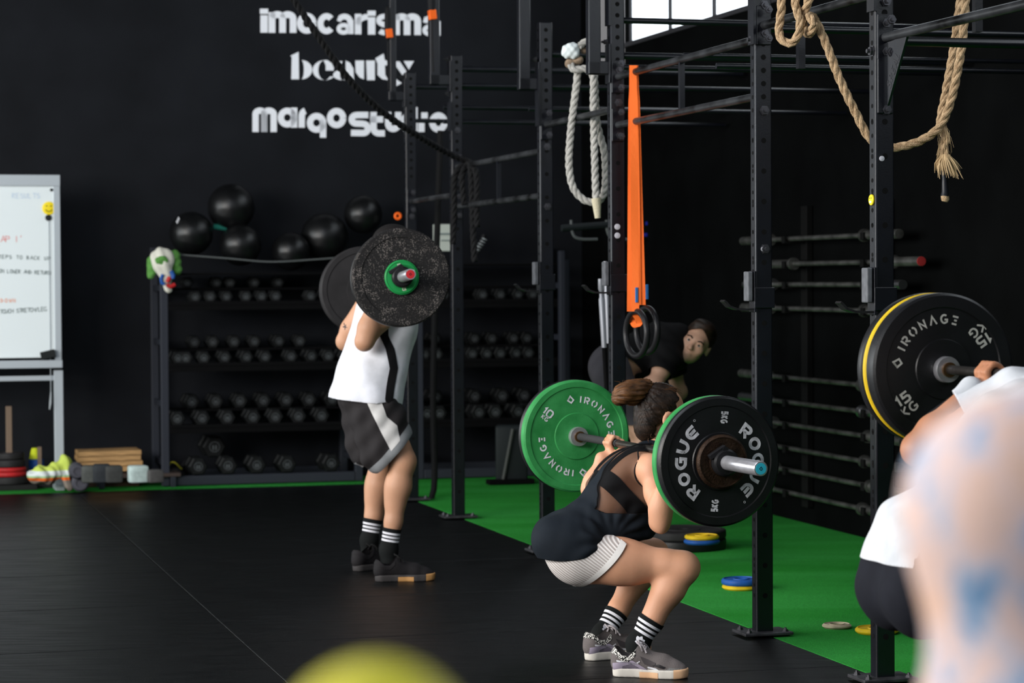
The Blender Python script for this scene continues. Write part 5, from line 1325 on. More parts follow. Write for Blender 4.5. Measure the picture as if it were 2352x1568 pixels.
# ------------------------------------------------------------------ out-of-focus yellow ball near the camera
yb0 = atY(862, 1515, .95); rb = .040; cB = yb0-A(0, 0, rb)
bx = thing('plyo_box', A(cB[0], cB[1], 0), 'dark plywood jump box below the frame, under the yellow ball', 'box')
zt = cB[2]-rb
MB().bbox(A(cB[0], cB[1]-.0, zt/2), (A(1, 0, 0), A(0, 1, 0), ZX), (.12, .12, zt/2-.001), .01).build('body', mat('black_ply', (.02, .02, .02), .6), bx)
MB().bbox(A(cB[0], cB[1]-.1205, zt-.12), (A(1, 0, 0), A(0, 1, 0), ZX), (.05, .002, .02), .001).build('hand_slot', M_HOLE, bx)
t = thing('yellow_ball', cB-A(0, 0, rb), 'blurred bright yellow ball at the bottom edge, very close to the camera', 'ball')
MB().lathe(cB-A(0, 0, rb), ZX, [(rb-rb*math.cos(x), max(.0001, rb*math.sin(x))) for x in np.linspace(0, PI, 33)], 48).build('shell', mat('yellow_vinyl', (.82, .74, .07), .5), t, smooth=True)
MB().lathe(cB-A(rb, 0, 0), A(1, 0, 0), [(0, .006), (.003, .006), (.0031, .002)], 16).build('valve', mat('black_plastic'), t)
# ------------------------------------------------------------------ people
def skin(name, c): return mat(name, c, .52, var=.10, vscale=7, bump=.05, bscale=180, sss=.06, spec=.35)
SK_W = skin('skin_fair', (.56, .285, .172)); SK_M = skin('skin_tan', (.45, .24, .145)); SK_R = skin('skin_brown', (.40, .17, .085)); SK_B = skin('skin_back', (.48, .28, .19))
def cloth(name, c=(.1, .1, .1), rough=.85, bump=.15, var=.12, vscale=14, bscale=500): return mat(name, c, rough, var=var, vscale=vscale, bump=bump, bscale=bscale, spec=.12)
def eyes(f, t, s=1.):
    for e in f.eye:
        mb = MB(); hf = f.ax['hf']; r = .0125*s
        mb.lathe(e, hf, [(-r*math.cos(x), max(.0001, r*math.sin(x))) for x in np.linspace(0, PI, 13)], 18); o = mb.build('eye', mat('eye_white', (.6, .57, .54), .25), t, smooth=True)
        MB().lathe(e+hf*r*.93, hf, [(0, r*.5), (r*.1, r*.3), (r*.12, .0001)], 16).build('iris', mat('iris_brown', (.02, .012, .008), .2), o)
def poly_sd(P, poly):
    """signed distance to a polygon (negative inside), P: n x 2"""
    poly = np.asarray(poly, float); d = np.full(len(P), 1e9); ins = np.zeros(len(P), bool); n = len(poly)
    for i in range(n):
        a, b = poly[i], poly[(i+1) % n]; e = b-a; w = P-a; t = np.clip((w@e)/(e@e), 0, 1)
        d = np.minimum(d, np.linalg.norm(w-t[:, None]*e, axis=1))
        c = ((a[1] > P[:, 1]) != (b[1] > P[:, 1])) & (P[:, 0] < (b[0]-a[0])*(P[:, 1]-a[1])/(b[1]-a[1]+1e-15)+a[0]); ins ^= c
    return np.where(ins, -d, d)
# ---- shoes ---------------------------------------------------------------
def shoe(parent, heel, toe, L, style, side=1, pitch=0.):
    """heel, toe: floor points under the foot's mid-line"""
    x = unit(A(toe[0]-heel[0], toe[1]-heel[1], 0)); z = A(0, 0, 1); y = np.cross(z, x); h0 = A(heel[0], heel[1], heel[2] if len(heel) > 2 else 0)-x*.03*0
    def w(a, b, c): return h0+x*(a*L)+y*b*side+z*c
    f = Fig(); ax = (x, y, z)
    f.chain('s', [w(.13, 0, .02), w(.45, -.004, .02), w(.70, -.003, .02), w(.86, .006, .02), w(.93, .008, .022)], [.034, .032, .045, .036, .026], .02)
    V, F = f.mesh(['s'], .004, relax=1)
    # sole: clipped slab of the footprint, with toe spring
    ts = lambda P: np.clip(((P-h0)@x)/L-.72, 0, 1)**2*.35*L
    V1 = V.copy(); V1[:, 2] = np.clip((V1[:, 2]-h0[2]-.02)*1.6+.02, .001, .031)+h0[2]
    V1[:, 2] += ts(V1)*.5
    V1 = V1+np.stack([np.zeros(len(V1))]*3, 1)
    sole = obj('sole', V1, F, style['sole'], parent, smooth=True)
    g = Fig()
    g.chain('u', [w(.12, 0, .045), w(.45, -.004, .045), w(.70, -.003, .036), w(.86, .006, .028), w(.94, .008, .025)], [.031, .032, .040, .030, .021], .02)
    g.cone('u', w(.10, 0, .045), w(.12, 0, .078), .028, .030, .02); g.cone('u', w(.14, 0, .070), w(.34, 0, .074), .034, .034, .02)
    g.cone('u', w(.34, 0, .078), w(.66, -.002, .046), .030, .029, .025)
    rim = lambda P: np.interp(((P-h0)@x)/L, [0, .06, .16, .25, .33, .40], [.104, .102, .078, .076, .096, .13])
    V, F = g.mesh(None, .004, relax=1)
    V, F = clips(V, F, [lambda P: (h0[2]+.022)-P[:, 2]+ts(P)*.0, lambda P: ((P-h0)@z)-rim(P)])
    V = V.copy(); V[:, 2] += ts(V)*.5
    up = obj('upper', V, F, style['upper'], parent, smooth=True)
    # heel collar in its own cloth
    Vc, Fc = g.mesh(None, .004, off=.0022, relax=1)
    Vc, Fc = clips(Vc, Fc, [lambda P: rim(P)-.020-((P-h0)@z), lambda P: ((P-h0)@z)-rim(P), lambda P: ((P-h0)@x)/L-.34])
    if len(Fc): obj('collar', Vc, Fc, style['collar'], parent, smooth=True)
    # overlays
    if style.get('panels'): Vq, Fq = g.mesh(None, .004, off=.0018, relax=1)
    for nm, m, poly in style.get('panels', ()):
        Vp, Fp = Vq, Fq
        q = np.stack([((Vp-h0)@x)/L, (Vp-h0)@z], 1); Vp, Fp = clip(Vp, Fp, poly_sd(q, poly))
        for sg in (1, -1):
            V3, F3 = clip(Vp, Fp, -sg*((Vp-h0)@y)) if len(Fp) else (Vp, Fp)
            if len(F3): V3 = V3.copy(); V3[:, 2] += ts(V3)*.5; obj(nm, V3, F3, m, parent, smooth=True)
    if style.get('gum') is not None:
        V2, F2 = clips(V1+vnormals(V1, tris(F_s := f.mesh(['s'], .004, relax=1)[1]))*.0012, F_s, [lambda P: np.abs(((P-h0)@x)/L-.52)-.13, lambda P: P[:, 2]-h0[2]-.022])
        if len(F2): obj('gum_insert', V2, F2, style['gum'], parent, smooth=True)
        V2, F2 = clips(V1+vnormals(V1, tris(F_s))*.0012, F_s, [lambda P: .86-((P-h0)@x)/L])
        if len(F2): obj('gum_toe', V2, F2, style['gum'], parent, smooth=True)
    # laces
    for i in range(5):
        a = .39+.062*i; zt = .113-.0115*i-.003*i*i*.35
        mb = MB(); mb.tube(spline([w(a, -.022, zt-.016), w(a+.01, -.008, zt+.002), w(a+.012, .008, zt+.002), w(a, .022, zt-.016)], 10), .0036, 6); mb.build('lace', style['lace'], parent, smooth=True)
    mb = MB(); rr = .004
    for sgn in (-1, 1):
        mb.tube(spline([w(.37, 0, .112), w(.35, .02*sgn, .124), w(.41, .036*sgn, .112), w(.43, .03*sgn, .095)], 14), rr*.8, 6)
        mb.tube(spline([w(.37, 0, .112), w(.43, .018*sgn, .112), w(.49, .034*sgn, .088)], 10), rr*.8, 6)
    mb.build('lace_bow', style['lace'], parent, smooth=True)
    return w
def socks(f, t, S, an, kn, top, m, stripes, ms, logo=None):
    """sock on one leg: from the shoe up to `top` metres above the ankle along the shin"""
    d = unit(kn-an); V, F = f.mesh(['leg'+S], .005, off=.004)
    V, F = clips(V, F, [lambda P: (P-an)@d-top, lambda P: np.linalg.norm(P-an, axis=1)-.19]); Vs, Fs = clip(V, F, -((V-an)@d)-.10)
    obj('sock', Vs, Fs, m, t, smooth=True)
    N = vnormals(Vs, tris(Fs))
    for (a, b) in stripes:
        V2, F2 = clips(Vs+N*.0012, Fs, [lambda P: (P-an)@d-(top-a), lambda P: (top-b)-(P-an)@d])
        if len(F2): obj('sock_stripe', V2, F2, ms, t, smooth=True)

# ================================================================== the squatting woman
def jw(px, py, b): return hit(px, py, WD, WC+WD*b)
J = dict(pelvis=jw(1318, 1238, 0), chest=jw(1430, 1120, 0), neck=jw(1506, 1040, 0), hipR=jw(1328, 1276, .09), hipL=jw(1322, 1262, -.09),
         kneeR=jw(1570, 1303, .25), kneeL=jw(1500, 1272, -.22), ankR=jw(1465, 1478, .21), ankL=jw(1384, 1458, -.17),
         shR=jw(1498, 1078, .165), shL=jw(1456, 1070, -.165), elR=jw(1514, 1196, .27), elL=jw(1358, 1122, -.285),
         head=jw(1521, 952, 0), head_f=WF+A(0, 0, -.06), head_u=A(0, 0, 1)+WF*.12)
HR = WC+WD*.33; HL = WC-WD*.272
J['wrR'] = HR-A(0, 0, .078)-WF*.030; J['wrL'] = HL-A(0, 0, .062)-WF*.048
root = thing('person', A(*(.5*(J['ankR']+J['ankL']))[:2], 0), 'woman squatting with a barbell, dark mesh tank top, white shorts, striped socks', 'person')
f = human(J, .93, True, 1.0)
f.ball('torso', jw(1322, 1290, .07), .068, .05); f.ball('torso', jw(1318, 1278, -.07), .068, .05)
f.cone('legR', jw(1345, 1288, .1), jw(1450, 1296, .17), .074, .070, .04); f.cone('legL', jw(1340, 1270, -.1), jw(1430, 1275, -.16), .074, .066, .04)
f.ell('armR', J['elR']+(J['wrR']-J['elR'])*.22+WD*.006, (unit(J['wrR']-J['elR']), WD, WF), (.075, .040, .038), .02)
grip(f, 'handR', 'R', J['wrR'], HR, -WD, WF+A(0, 0, .15), .9); grip(f, 'handL', 'L', J['wrL'], HL, WD, WF*.9+A(0, 0, .4), .9)
V, F = f.mesh(None, .0055, relax=1); obj('body', V, F, SK_W, root, smooth=True); eyes(f, root, .93)
# coordinates in her own frame: a forwards, b towards the viewer, c up
def loc(P): q_ = P-A(WC[0], WC[1], 0); return q_@WF, q_@WD, q_[:, 2]
def ac(px, py, b=0.): p = jw(px, py, b); q_ = p-A(WC[0], WC[1], 0); return A(q_@WF, q_[2])
M_NAVY = cloth('navy_jersey', (.0085, .0120, .0170), .8); M_MESH = mat('black_power_mesh', (.004, .004, .005), .8, alpha=.50, bump=.3, bscale=900)
g = Fig(); g.P = [p for p in f.P if p[0] == 'torso']; g.ax = f.ax
up = f.ax['up']; fw = f.ax['fw']
g.ell('torso', jw(1446, 1165, 0), (WD, up, fw), (.150, .125, .100), .05)
g.cone('torso', jw(1415, 1215, .07), jw(1470, 1205, .07), .066, .05, .05); g.cone('torso', jw(1415, 1210, -.07), jw(1470, 1200, -.07), .066, .05, .05)
g.cone('torso', jw(1275, 1240, .07), jw(1345, 1260, .12), .075, .06, .05); g.cone('torso', jw(1275, 1236, -.07), jw(1345, 1252, -.12), .075, .06, .05)
V, F = g.mesh(None, .0055, off=.009, relax=2)
fc_ = ac(1412, 1240, .15)
def rad_(P):
    a, b, c = loc(P); da, dc = a-fc_[0], c-fc_[1]; r_ = np.hypot(da, dc); an = np.arctan2(dc, -da)
    return np.where(b > 0, .0042*np.sin(an*15+np.sin(r_*40)*.8)*np.exp(-((r_-.11)/.045)**2), .003*np.sin(an*12)*np.exp(-((r_-.07)/.08)**2))
def fold_w(P):
    a, b, c = loc(P); s_ = (P-J['pelvis'])@up; d_ = (P-J['pelvis'])@fw
    k = np.exp(-((s_-.10)/.09)**2)
    return .0030*k*np.sin(s_*105+d_*75+np.sin(b*16+d_*22)*2.2)*(.5+.5*np.sin(d_*31+b*9))+.0022*np.exp(-((s_-.2)/.1)**2)*np.sin(s_*60-d_*95+b*20)+.0012*np.sin(d_*70+s_*30)+rad_(P)
V = folds(V, F, fold_w)
h1, h2 = ac(1240, 1284, .12), ac(1480, 1240, .12); hd = unit(h2-h1); hn = A(hd[1], -hd[0])
def hem(P):
    a, b, c = loc(P); q_ = np.stack([a, c], 1)-h1; t_ = q_@hd; return q_@hn-.010*np.sin(np.clip(t_/.2, 0, 1)*PI)*1.6
nk = J['neck']
cuts = [hem, lambda P: .062-np.linalg.norm((P-(nk+A(0, 0, .02)+WF*.02))*A(1, 1, .8), axis=1),
        lambda P: .072-np.linalg.norm(P-(J['shR']+WD*.032-up*.01), axis=1), lambda P: .072-np.linalg.norm(P-(J['shL']-WD*.032-up*.01), axis=1),
        lambda P: .055-np.linalg.norm(np.cross(P-(J['shR']+WD*.03), unit(J['elR']-J['shR'])), axis=1)-np.where((P-J['shR'])@up > .1, 1, 0)*0-np.where((P-J['shR'])@unit(J['elR']-J['shR']) > .07, 9, 0)-np.where((P-J['shR'])@unit(J['elR']-J['shR']) < -.08, 9, 0)]
V, F = clips(V, F, cuts)
panel = [ac(*p) for p in ((1430, 1030, .1), (1500, 1000, .1), (1540, 1080, .1), (1505, 1176, .1), (1385, 1178, .1), (1362, 1168, .1), (1352, 1152, .1), (1380, 1095, .1), (1405, 1058, .1))]
def pf(P):
    a, b, c = loc(P); q_ = np.stack([a, c], 1); return np.maximum(poly_sd(q_, panel), .018+.055*np.clip((J['neck'][2]-c)/.2, 0, 1)-np.abs(b-.035))
Vm, Fm = clip(V, F, pf(V)); Vs, Fs = clip(V, F, -pf(V))
tk = obj('tank_top', Vs, Fs, M_NAVY, root, smooth=True); thicken(tk, .0025)
for sg in (1, -1):
    V2, F2 = clip(Vm, Fm, -sg*(loc(Vm)[1]-.042)); obj('mesh_panel', V2, F2, M_MESH, root, smooth=True)
# dark binding along the armhole and the panel edge
def edge_tube(V, F, g_, r, name, m, parent, sel=None):
    T = tris(F); e = np.vstack([T[:, [0, 1]], T[:, [1, 2]], T[:, [2, 0]]]); k = np.sort(e, 1)
    uq, inv, ct = np.unique(k, axis=0, return_inverse=True, return_counts=True); bd = uq[ct == 1]
    ok = g_(V); bd = bd[ok[bd].all(1)]
    if not len(bd): return
    mb = MB()
    for a, b in bd[:1500]:
        d = V[b]-V[a]; L = np.linalg.norm(d)
        if L < 1e-6: continue
        mb.lathe(V[a]-d*.1, d, [(0, r), (L*1.2, r)], 5)
    mb.build(name, m, parent)
edge_tube(Vm, Fm, lambda P: (loc(P)[1] > .05), .0028, 'binding', mat('black_binding', (.003, .003, .004), .8), root)
# sports bra under the mesh
bt = Fig(); bt.P = [p for p in f.P if p[0] == 'torso']; Vb, Fb = bt.mesh(None, .006, off=.0035)
ch = J['chest']; Vb, Fb = clips(Vb, Fb, [lambda P: (P-ch)@up+.012, lambda P: -.075-(P-ch)@up, lambda P: .05-np.linalg.norm(P-J['shR'], axis=1), lambda P: .05-np.linalg.norm(P-J['shL'], axis=1)])
obj('sports_bra', Vb, Fb, mat('black_binding'), root, smooth=True)
bk = -f.ax['fw2']
for sd in (1, -1):
    for o1, o2 in ((.078, .092), (.102, .112)):
        P = []
        for s_ in np.linspace(0, 1, 14):
            p0 = ch+up*(-.015+.16*s_)+f.ax['r2']*sd*(o1+(o2-o1)*s_*(1.2 if sd > 0 else 1.2))+bk*.3
            lo_, hi_ = 0., .34
            for _ in range(13):
                mid_ = (lo_+hi_)/2; dd = f.eval((p0-bk*mid_)[None], ['torso', 'neck', 'armR', 'armL'])[0]
                if dd > .003: lo_ = mid_
                else: hi_ = mid_
            P.append(p0-bk*lo_)
        MB().tube(P, .0055, 6).build('bra_strap', mat('black_binding'), root, smooth=True)
# ribbed shorts
def ribbed():
    m = cloth('white_ribbed_knit', (.60, .56, .54), .85); nt = m.node_tree; b = nt.nodes['Principled BSDF']
    tc = nt.nodes.new('ShaderNodeTexCoord'); mp = nt.nodes.new('ShaderNodeMapping'); mp.inputs['Rotation'].default_value = (0, .95, TH)
    wv = nt.nodes.new('ShaderNodeTexWave'); wv.inputs['Scale'].default_value = 32; wv.inputs['Distortion'].default_value = .6; wv.bands_direction = 'X'
    mx = nt.nodes.new('ShaderNodeValToRGB'); mx.color_ramp.elements[0].color = (.36, .32, .30, 1); mx.color_ramp.elements[1].color = (.68, .65, .63, 1)
    bp = nt.nodes.new('ShaderNodeBump'); bp.inputs['Strength'].default_value = .5; bp.inputs['Distance'].default_value = .004
    nt.links.new(tc.outputs['Object'], mp.inputs[0]); nt.links.new(mp.outputs[0], wv.inputs['Vector']); nt.links.new(wv.outputs['Fac'], mx.inputs[0]); nt.links.new(mx.outputs[0], b.inputs['Base Color'])
    nt.links.new(wv.outputs['Fac'], bp.inputs['Height']); nt.links.new(bp.outputs[0], b.inputs['Normal']); return m
M_RIB = ribbed(); M_SEAM = cloth('white_knit_band', (.66, .64, .62))
e1_, e2_ = ac(1424, 1244, .15), ac(1350, 1344, .15); ed = unit(e2_-e1_); en = A(-ed[1], ed[0]); en = en if en[0] > 0 else -en
def leg_hem(P): a, b, c = loc(P); return (np.stack([a, c], 1)-e1_)@en
V, F = f.mesh(['torso', 'legR', 'legL'], .0055, off=.0045, relax=2)
V, F = clips(V, F, [leg_hem, lambda P: (P-J['pelvis'])@up-.09, lambda P: .16-P[:, 2]+np.where(leg_hem(P) < .05, -1, 0)*1.0])
o = obj('shorts', V, F, M_RIB, root, smooth=True)
N = vnormals(V, tris(F)); V2, F2 = clip(V+N*.0025, F, -.020-leg_hem(V)); obj('leg_band', V2, F2, M_SEAM, o, smooth=True)
# socks and shoes
M_SOCK = cloth('black_sock', (.006, .007, .007)); M_SOCKW = cloth('white_sock_stripe', (.62, .62, .66))
socks(f, root, 'R', J['ankR'], J['kneeR'], .103, M_SOCK, ((.016, .026), (.034, .044), (.052, .062)), M_SOCKW)
socks(f, root, 'L', J['ankL'], J['kneeL'], .103, M_SOCK, ((.016, .026), (.034, .044), (.052, .062)), M_SOCKW)
def trefoil(t, S, an, kn, at, m):
    """three-leaf mark on the outside of the sock"""
    d = unit(kn-an); v = unit(CAM-an); side = unit(np.cross(d, v)); nrm = np.cross(side, d)*1.
    if np.dot(nrm, v) < 0: nrm = -nrm; 
    side = np.cross(d, nrm); c0 = an+d*at
    def fn(x, y, h):
        p = c0+side*x+d*y+nrm*.2; lo_, hi_ = 0., .2
        for _ in range(18):
            mid_ = (lo_+hi_)/2
            if f.eval((p-nrm*mid_)[None], ['leg'+S])[0] > .0052: lo_ = mid_
            else: hi_ = mid_
        return p-nrm*(lo_-h)
    mb = MB()
    for an_, l in ((90, .024), (135, .023), (45, .023)):
        a_ = math.radians(an_); dx, dy = math.cos(a_), math.sin(a_); L_ = [(0, 0), (dx*l*.5-dy*.0075, dy*l*.5+dx*.0075), (dx*l*.8-dy*.0055, dy*l*.8+dx*.0055), (dx*l, dy*l), (dx*l*.8+dy*.0055, dy*l*.8-dx*.0055), (dx*l*.5+dy*.0075, dy*l*.5-dx*.0075)]
        solid2d(mb, np.array(L_), [(0, 1, 2, 3, 4, 5)], fn, .0012)
    V2, F = ribbon2d([(-.013, -.002), (0, -.006), (.013, -.002)], .007); solid2d(mb, V2, F, fn, .0012)
    mb.build('sock_logo', m, t)
trefoil(root, 'R', J['ankR'], J['kneeR'], .010, M_SOCKW); trefoil(root, 'L', J['ankL'], J['kneeL'], .014, mat('grey_sock_print', (.3, .3, .34), .8))
M_SHG = cloth('taupe_mesh_upper', (.135, .118, .115), .7, bump=.5, bscale=500); M_DGREY = cloth('dark_taupe_overlay', (.055, .048, .050), .6)
def leopard():
    m = mat('black_white_knit', (.5, .5, .5), .9); nt = m.node_tree; b = nt.nodes['Principled BSDF']; tc = nt.nodes.new('ShaderNodeTexCoord'); v = nt.nodes.new('ShaderNodeTexNoise'); v.inputs['Scale'].default_value = 210; v.inputs['Detail'].default_value = 1
    r = nt.nodes.new('ShaderNodeValToRGB'); r.color_ramp.interpolation = 'CONSTANT'; r.color_ramp.elements[0].color = (.01, .01, .01, 1); r.color_ramp.elements[1].position = .5; r.color_ramp.elements[1].color = (.6, .58, .54, 1)
    nt.links.new(tc.outputs['Object'], v.inputs['Vector']); nt.links.new(v.outputs['Fac'], r.inputs[0]); nt.links.new(r.outputs[0], b.inputs['Base Color']); return m
LIL = mat('lilac_film', (.30, .26, .33), .3, coat=.5)
STY = dict(sole=mat('off_white_foam', (.52, .49, .44), .6), upper=M_SHG, collar=leopard(), lace=cloth('grey_lilac_lace', (.33, .30, .31)), gum=mat('peach_rubber', (.62, .38, .22), .6),
           panels=(('heel_clip', LIL, [(.02, .02), (.02, .05), (.30, .062), (.50, .03), (.62, .022), (.62, .0), (.02, .0)]), ('green_inset', mat('dark_green_inset', (.035, .07, .05), .4), [(.16, .040), (.28, .050), (.40, .034), (.16, .030)]),
                   ('side_overlay', M_DGREY, [(.40, .078), (.62, .055), (.58, .040), (.46, .050)]), ('side_stripe', mat('white_line', (.6, .6, .63), .5), [(.08, .062), (.34, .052), (.40, .062), (.41, .059), (.345, .046), (.08, .056)]),
                   ('vector_mark', mat('black_mark', (.015, .013, .015), .4), [(.56, .046), (.66, .052), (.76, .041), (.72, .036)]), ('vector_line', mat('white_line'), [(.50, .042), (.62, .037), (.68, .028), (.66, .0245), (.60, .031), (.50, .036)]), ('toe_cap', mat('grey_toe_mesh', (.17, .17, .17), .6, bump=.6, bscale=400), [(.70, .022), (.80, .040), (.97, .036), (1.0, .02)])))
w1 = shoe(root, atz(1407, 1551), atz(1557, 1556), .262, STY, -1)
w2 = shoe(root, atz(1344, 1516), atz(1474, 1506), .262, STY, 1)
# hair: dark brown, swept back into a bun
hs = .93; hc = J['head']; hf, hu, hr = f.ax['hf'], f.ax['hu'], f.ax['hr']
def hp(a, b, c): return hc+(hr*a+hf*b+hu*c)*hs
h = Fig(); h.ax = {}
h.ell('h', hp(0, -.014, .034), (hr, hf, hu), np.array((.083, .105, .094))*hs, .02); h.ell('h', hp(0, -.055, -.035), (hr, hf, hu), np.array((.066, .058, .07))*hs, .03)
h.ell('h', hp(0, -.06, -.075), (hr, hf, hu), np.array((.040, .032, .04))*hs, .03)
Vh, Fh = h.mesh(None, .0045, relax=1)
bun0 = jw(1472, 898, 0)
def hq(P): q_ = (P-hc)/hs; return q_@hr, q_@hf, q_@hu
def strands(P):
    d = P-bun0; ax_ = unit(hc-bun0); e1 = unit(np.cross(ax_, ZX)); e2 = np.cross(ax_, e1); an = np.arctan2(d@e1, d@e2); r_ = np.linalg.norm(d, axis=1)
    return .0007*np.sin(an*46+r_*25)+.0006*np.sin(an*83+2+r_*50)+.0012*np.sin(an*17+r_*30)+.0008*np.sin(an*131+r_*90)
Vh = folds(Vh, Fh, strands)
def hairline(P):
    a, b, c = hq(P); return b-np.interp(c, [-.14, -.09, -.06, -.035, -.005, .02, .045, .075, .11], [-.035, -.042, -.048, -.036, -.002, .014, .028, .036, .034])+.006*np.sin(c*190+a*60)
Vh, Fh = clip(Vh, Fh, hairline(Vh))
def hairmat(name, c, c2): return mat(name, c, .5, var=.5, vscale=22, color2=c2, bump=.12, bscale=120, stretch=(1, 1, 3), spec=.2)
M_HAIR = hairmat('dark_brown_hair', (.0070, .0042, .0030), (.026, .014, .008)); M_BUN = hairmat('chestnut_hair', (.030, .014, .007), (.145, .062, .022))
ho = obj('hair', Vh, Fh, M_HAIR, root, smooth=True); thicken(ho, .004, -1)
b_ = Fig(); b_.ax = {}
b_.chain('b', [jw(1483, 888, 0), jw(1466, 893, .01), jw(1446, 897, .015), jw(1428, 903, .015), jw(1418, 915, .01)], [.030, .033, .034, .028, .020], .02)
b_.chain('b', [jw(1462, 902, .03), jw(1440, 905, .035), jw(1424, 918, .02)], [.028, .026, .018], .02); b_.ball('b', jw(1452, 912, .01), .03, .02)
Vb, Fb = b_.mesh(None, .004, relax=1); d0 = jw(1462, 897, 0)
ax_ = unit(jw(1418, 905, 0)-jw(1483, 888, 0)); e1 = unit(np.cross(ax_, ZX)); e2 = np.cross(ax_, e1)
Vb = folds(Vb, Fb, lambda P: .0022*np.sin(np.arctan2((P-d0)@e1, (P-d0)@e2)*17+((P-d0)@ax_)*75)+.0012*np.sin(np.arctan2((P-d0)@e1, (P-d0)@e2)*40+((P-d0)@ax_)*120))
obj('bun', Vb, Fb, M_BUN, root, smooth=True)
mb = MB(); rg = random.Random(5)
for i in range(46):
    th = rg.uniform(-1.3, 1.3); s0 = hp(.05*math.sin(th*2), .05*math.cos(th), .1*math.cos(th)+.02)
    if i < 20: a = hp(rg.uniform(.02, .075), rg.uniform(-.07, -.02), rg.uniform(-.11, -.06)); P = [a, a+A(0, 0, -.012)+WF*rg.uniform(-.006, .012), a+A(0, 0, -rg.uniform(.02, .038))+WF*rg.uniform(-.004, .022)]
    elif i < 32: a = hp(rg.uniform(-.05, .07), rg.uniform(-.02, .06), rg.uniform(.07, .118)); P = [a, a+hu*.008-hf*.02, a+hu*.006-hf*.05]
    else: a = jw(rg.uniform(1425, 1475), rg.uniform(880, 920), rg.uniform(.0, .035)); P = [a, a+A(rg.uniform(-.02, .01), 0, .012), a+A(rg.uniform(-.03, .02), 0, rg.uniform(-.01, .03))]
    mb.tube(spline(P, 6), .0007, 4, False)
tag(mb.build('flyaway_hair', M_BUN, root), kind='stuff')
# finger ring
d_ = unit(WD); rp = HL-A(0, 0, .0)-WF*.024+A(0, 0, .012)-WD*.012
MB().lathe(rp, WD, [(-.002, .0098), (-.002, .0112), (.002, .0112), (.002, .0098)], 20, closed=True).build('finger_ring', mat('gold', (.7, .5, .2), .25, metal=1), root)

# ================================================================== the standing man
def jm(px, py, b): return hit(px, py, MD, MCc+MD*b)
J = dict(pelvis=jm(845, 872, 0), chest=jm(884, 748, 0), neck=jm(893, 668, 0), hipR=jm(852, 895, .09), hipL=jm(840, 890, -.09),
         kneeR=jm(926, 1060, .13), kneeL=jm(880, 1062, -.12), ankR=jm(893, 1262, .11), ankL=jm(848, 1240, -.12),
         shR=jm(906, 692, .19), shL=jm(862, 694, -.19), elR=jm(838, 782, .26), elL=jm(794, 782, -.30),
         head=jm(908, 576, 0), head_f=MFw+A(0, 0, -.1), head_u=A(0, 0, 1)+MFw*.1)
HR = MCc+MD*.28; HL = MCc-MD*.21
J['wrR'] = HR-A(0, 0, .06)-MFw*.055; J['wrL'] = HL-A(0, 0, .06)-MFw*.055
root = thing('person', A(*(.5*(J['ankR']+J['ankL']))[:2], 0), 'man standing under a loaded barbell in white sleeveless shirt and dark shorts', 'person')
f = human(J, 1.0, False, 1.06)
grip(f, 'handR', 'R', J['wrR'], HR, -MD, MFw+A(0, 0, .3)); grip(f, 'handL', 'L', J['wrL'], HL, MD, MFw+A(0, 0, .3))
V, F = f.mesh(None, .007, relax=1); obj('body', V, F, SK_M, root, smooth=True); eyes(f, root)
def locm(P): q_ = P-A(MCc[0], MCc[1], 0); return q_@MFw, q_@MD, q_[:, 2]
def acm(px, py, b=.15): p = jm(px, py, b); q_ = p-A(MCc[0], MCc[1], 0); return A(q_@MFw, q_[2])
g = Fig(); g.P = [p for p in f.P if p[0] == 'torso']; up, fw = f.ax['up'], f.ax['fw']
g.ell('torso', jm(858, 840, 0), (MD, MFw, ZX), (.185, .115, .15), .06); g.cone('torso', jm(870, 740, .0), jm(815, 915, .07), .07, .085, .06); g.cone('torso', jm(870, 740, -.0), jm(808, 910, -.07), .07, .085, .06); g.ell('torso', jm(846, 915, 0), (MD, MFw, ZX), (.205, .150, .09), .05)
g.cone('torso', jm(905, 770, .08), jm(880, 930, .10), .075, .06, .05); g.cone('torso', jm(900, 770, -.08), jm(870, 930, -.10), .075, .06, .05)
V, F = g.mesh(None, .007, off=.016, relax=2)
V = folds(V, F, lambda P: .0035*np.sin(locm(P)[2]*22+locm(P)[0]*38+locm(P)[1]*14)*np.clip((1.2-P[:, 2])/.3, 0, 1)+.0015*np.sin(locm(P)[0]*60-locm(P)[2]*24+np.sin(locm(P)[2]*15)))
hm = lambda P: np.interp(locm(P)[0], [acm(760, 0)[0], acm(850, 0)[0], acm(870, 0)[0], acm(910, 0)[0]], [acm(800, 916)[1], acm(840, 926)[1], acm(870, 922)[1], acm(900, 940)[1]])-P[:, 2]
V, F = clips(V, F, [hm, lambda P: .075-np.linalg.norm((P-J['neck']-A(0, 0, .03)), axis=1), lambda P: .078-np.linalg.norm(P-(J['shR']+MD*.045), axis=1), lambda P: .078-np.linalg.norm(P-(J['shL']-MD*.045), axis=1)])
M_WT = cloth('white_jersey', (.66, .67, .72), .85)
o = obj('sleeveless_shirt', V, F, M_WT, root, smooth=True); thicken(o, .003)
N = vnormals(V, tris(F)); line = [acm(880, 770), acm(893, 800), acm(901, 845), acm(893, 890), acm(889, 915), acm(897, 945)]
def near_line(P):
    a, b, c = locm(P); x = np.interp(-c, [-p[1] for p in line], [p[0] for p in line]); return np.maximum(np.abs(a-x)-.021, -b)
V2, F2 = clip(V+N*.0065, F, near_line(V)); obj('side_stripe', V2, F2, cloth('black_jersey', (.008, .008, .009)), o, smooth=True)
V2, F2 = clip(V+N*.0065, F, np.maximum(near_line(V-MD*2*locm(V)[1][:, None]), locm(V)[1])); obj('side_stripe', V2, F2, cloth('black_jersey'), o, smooth=True)
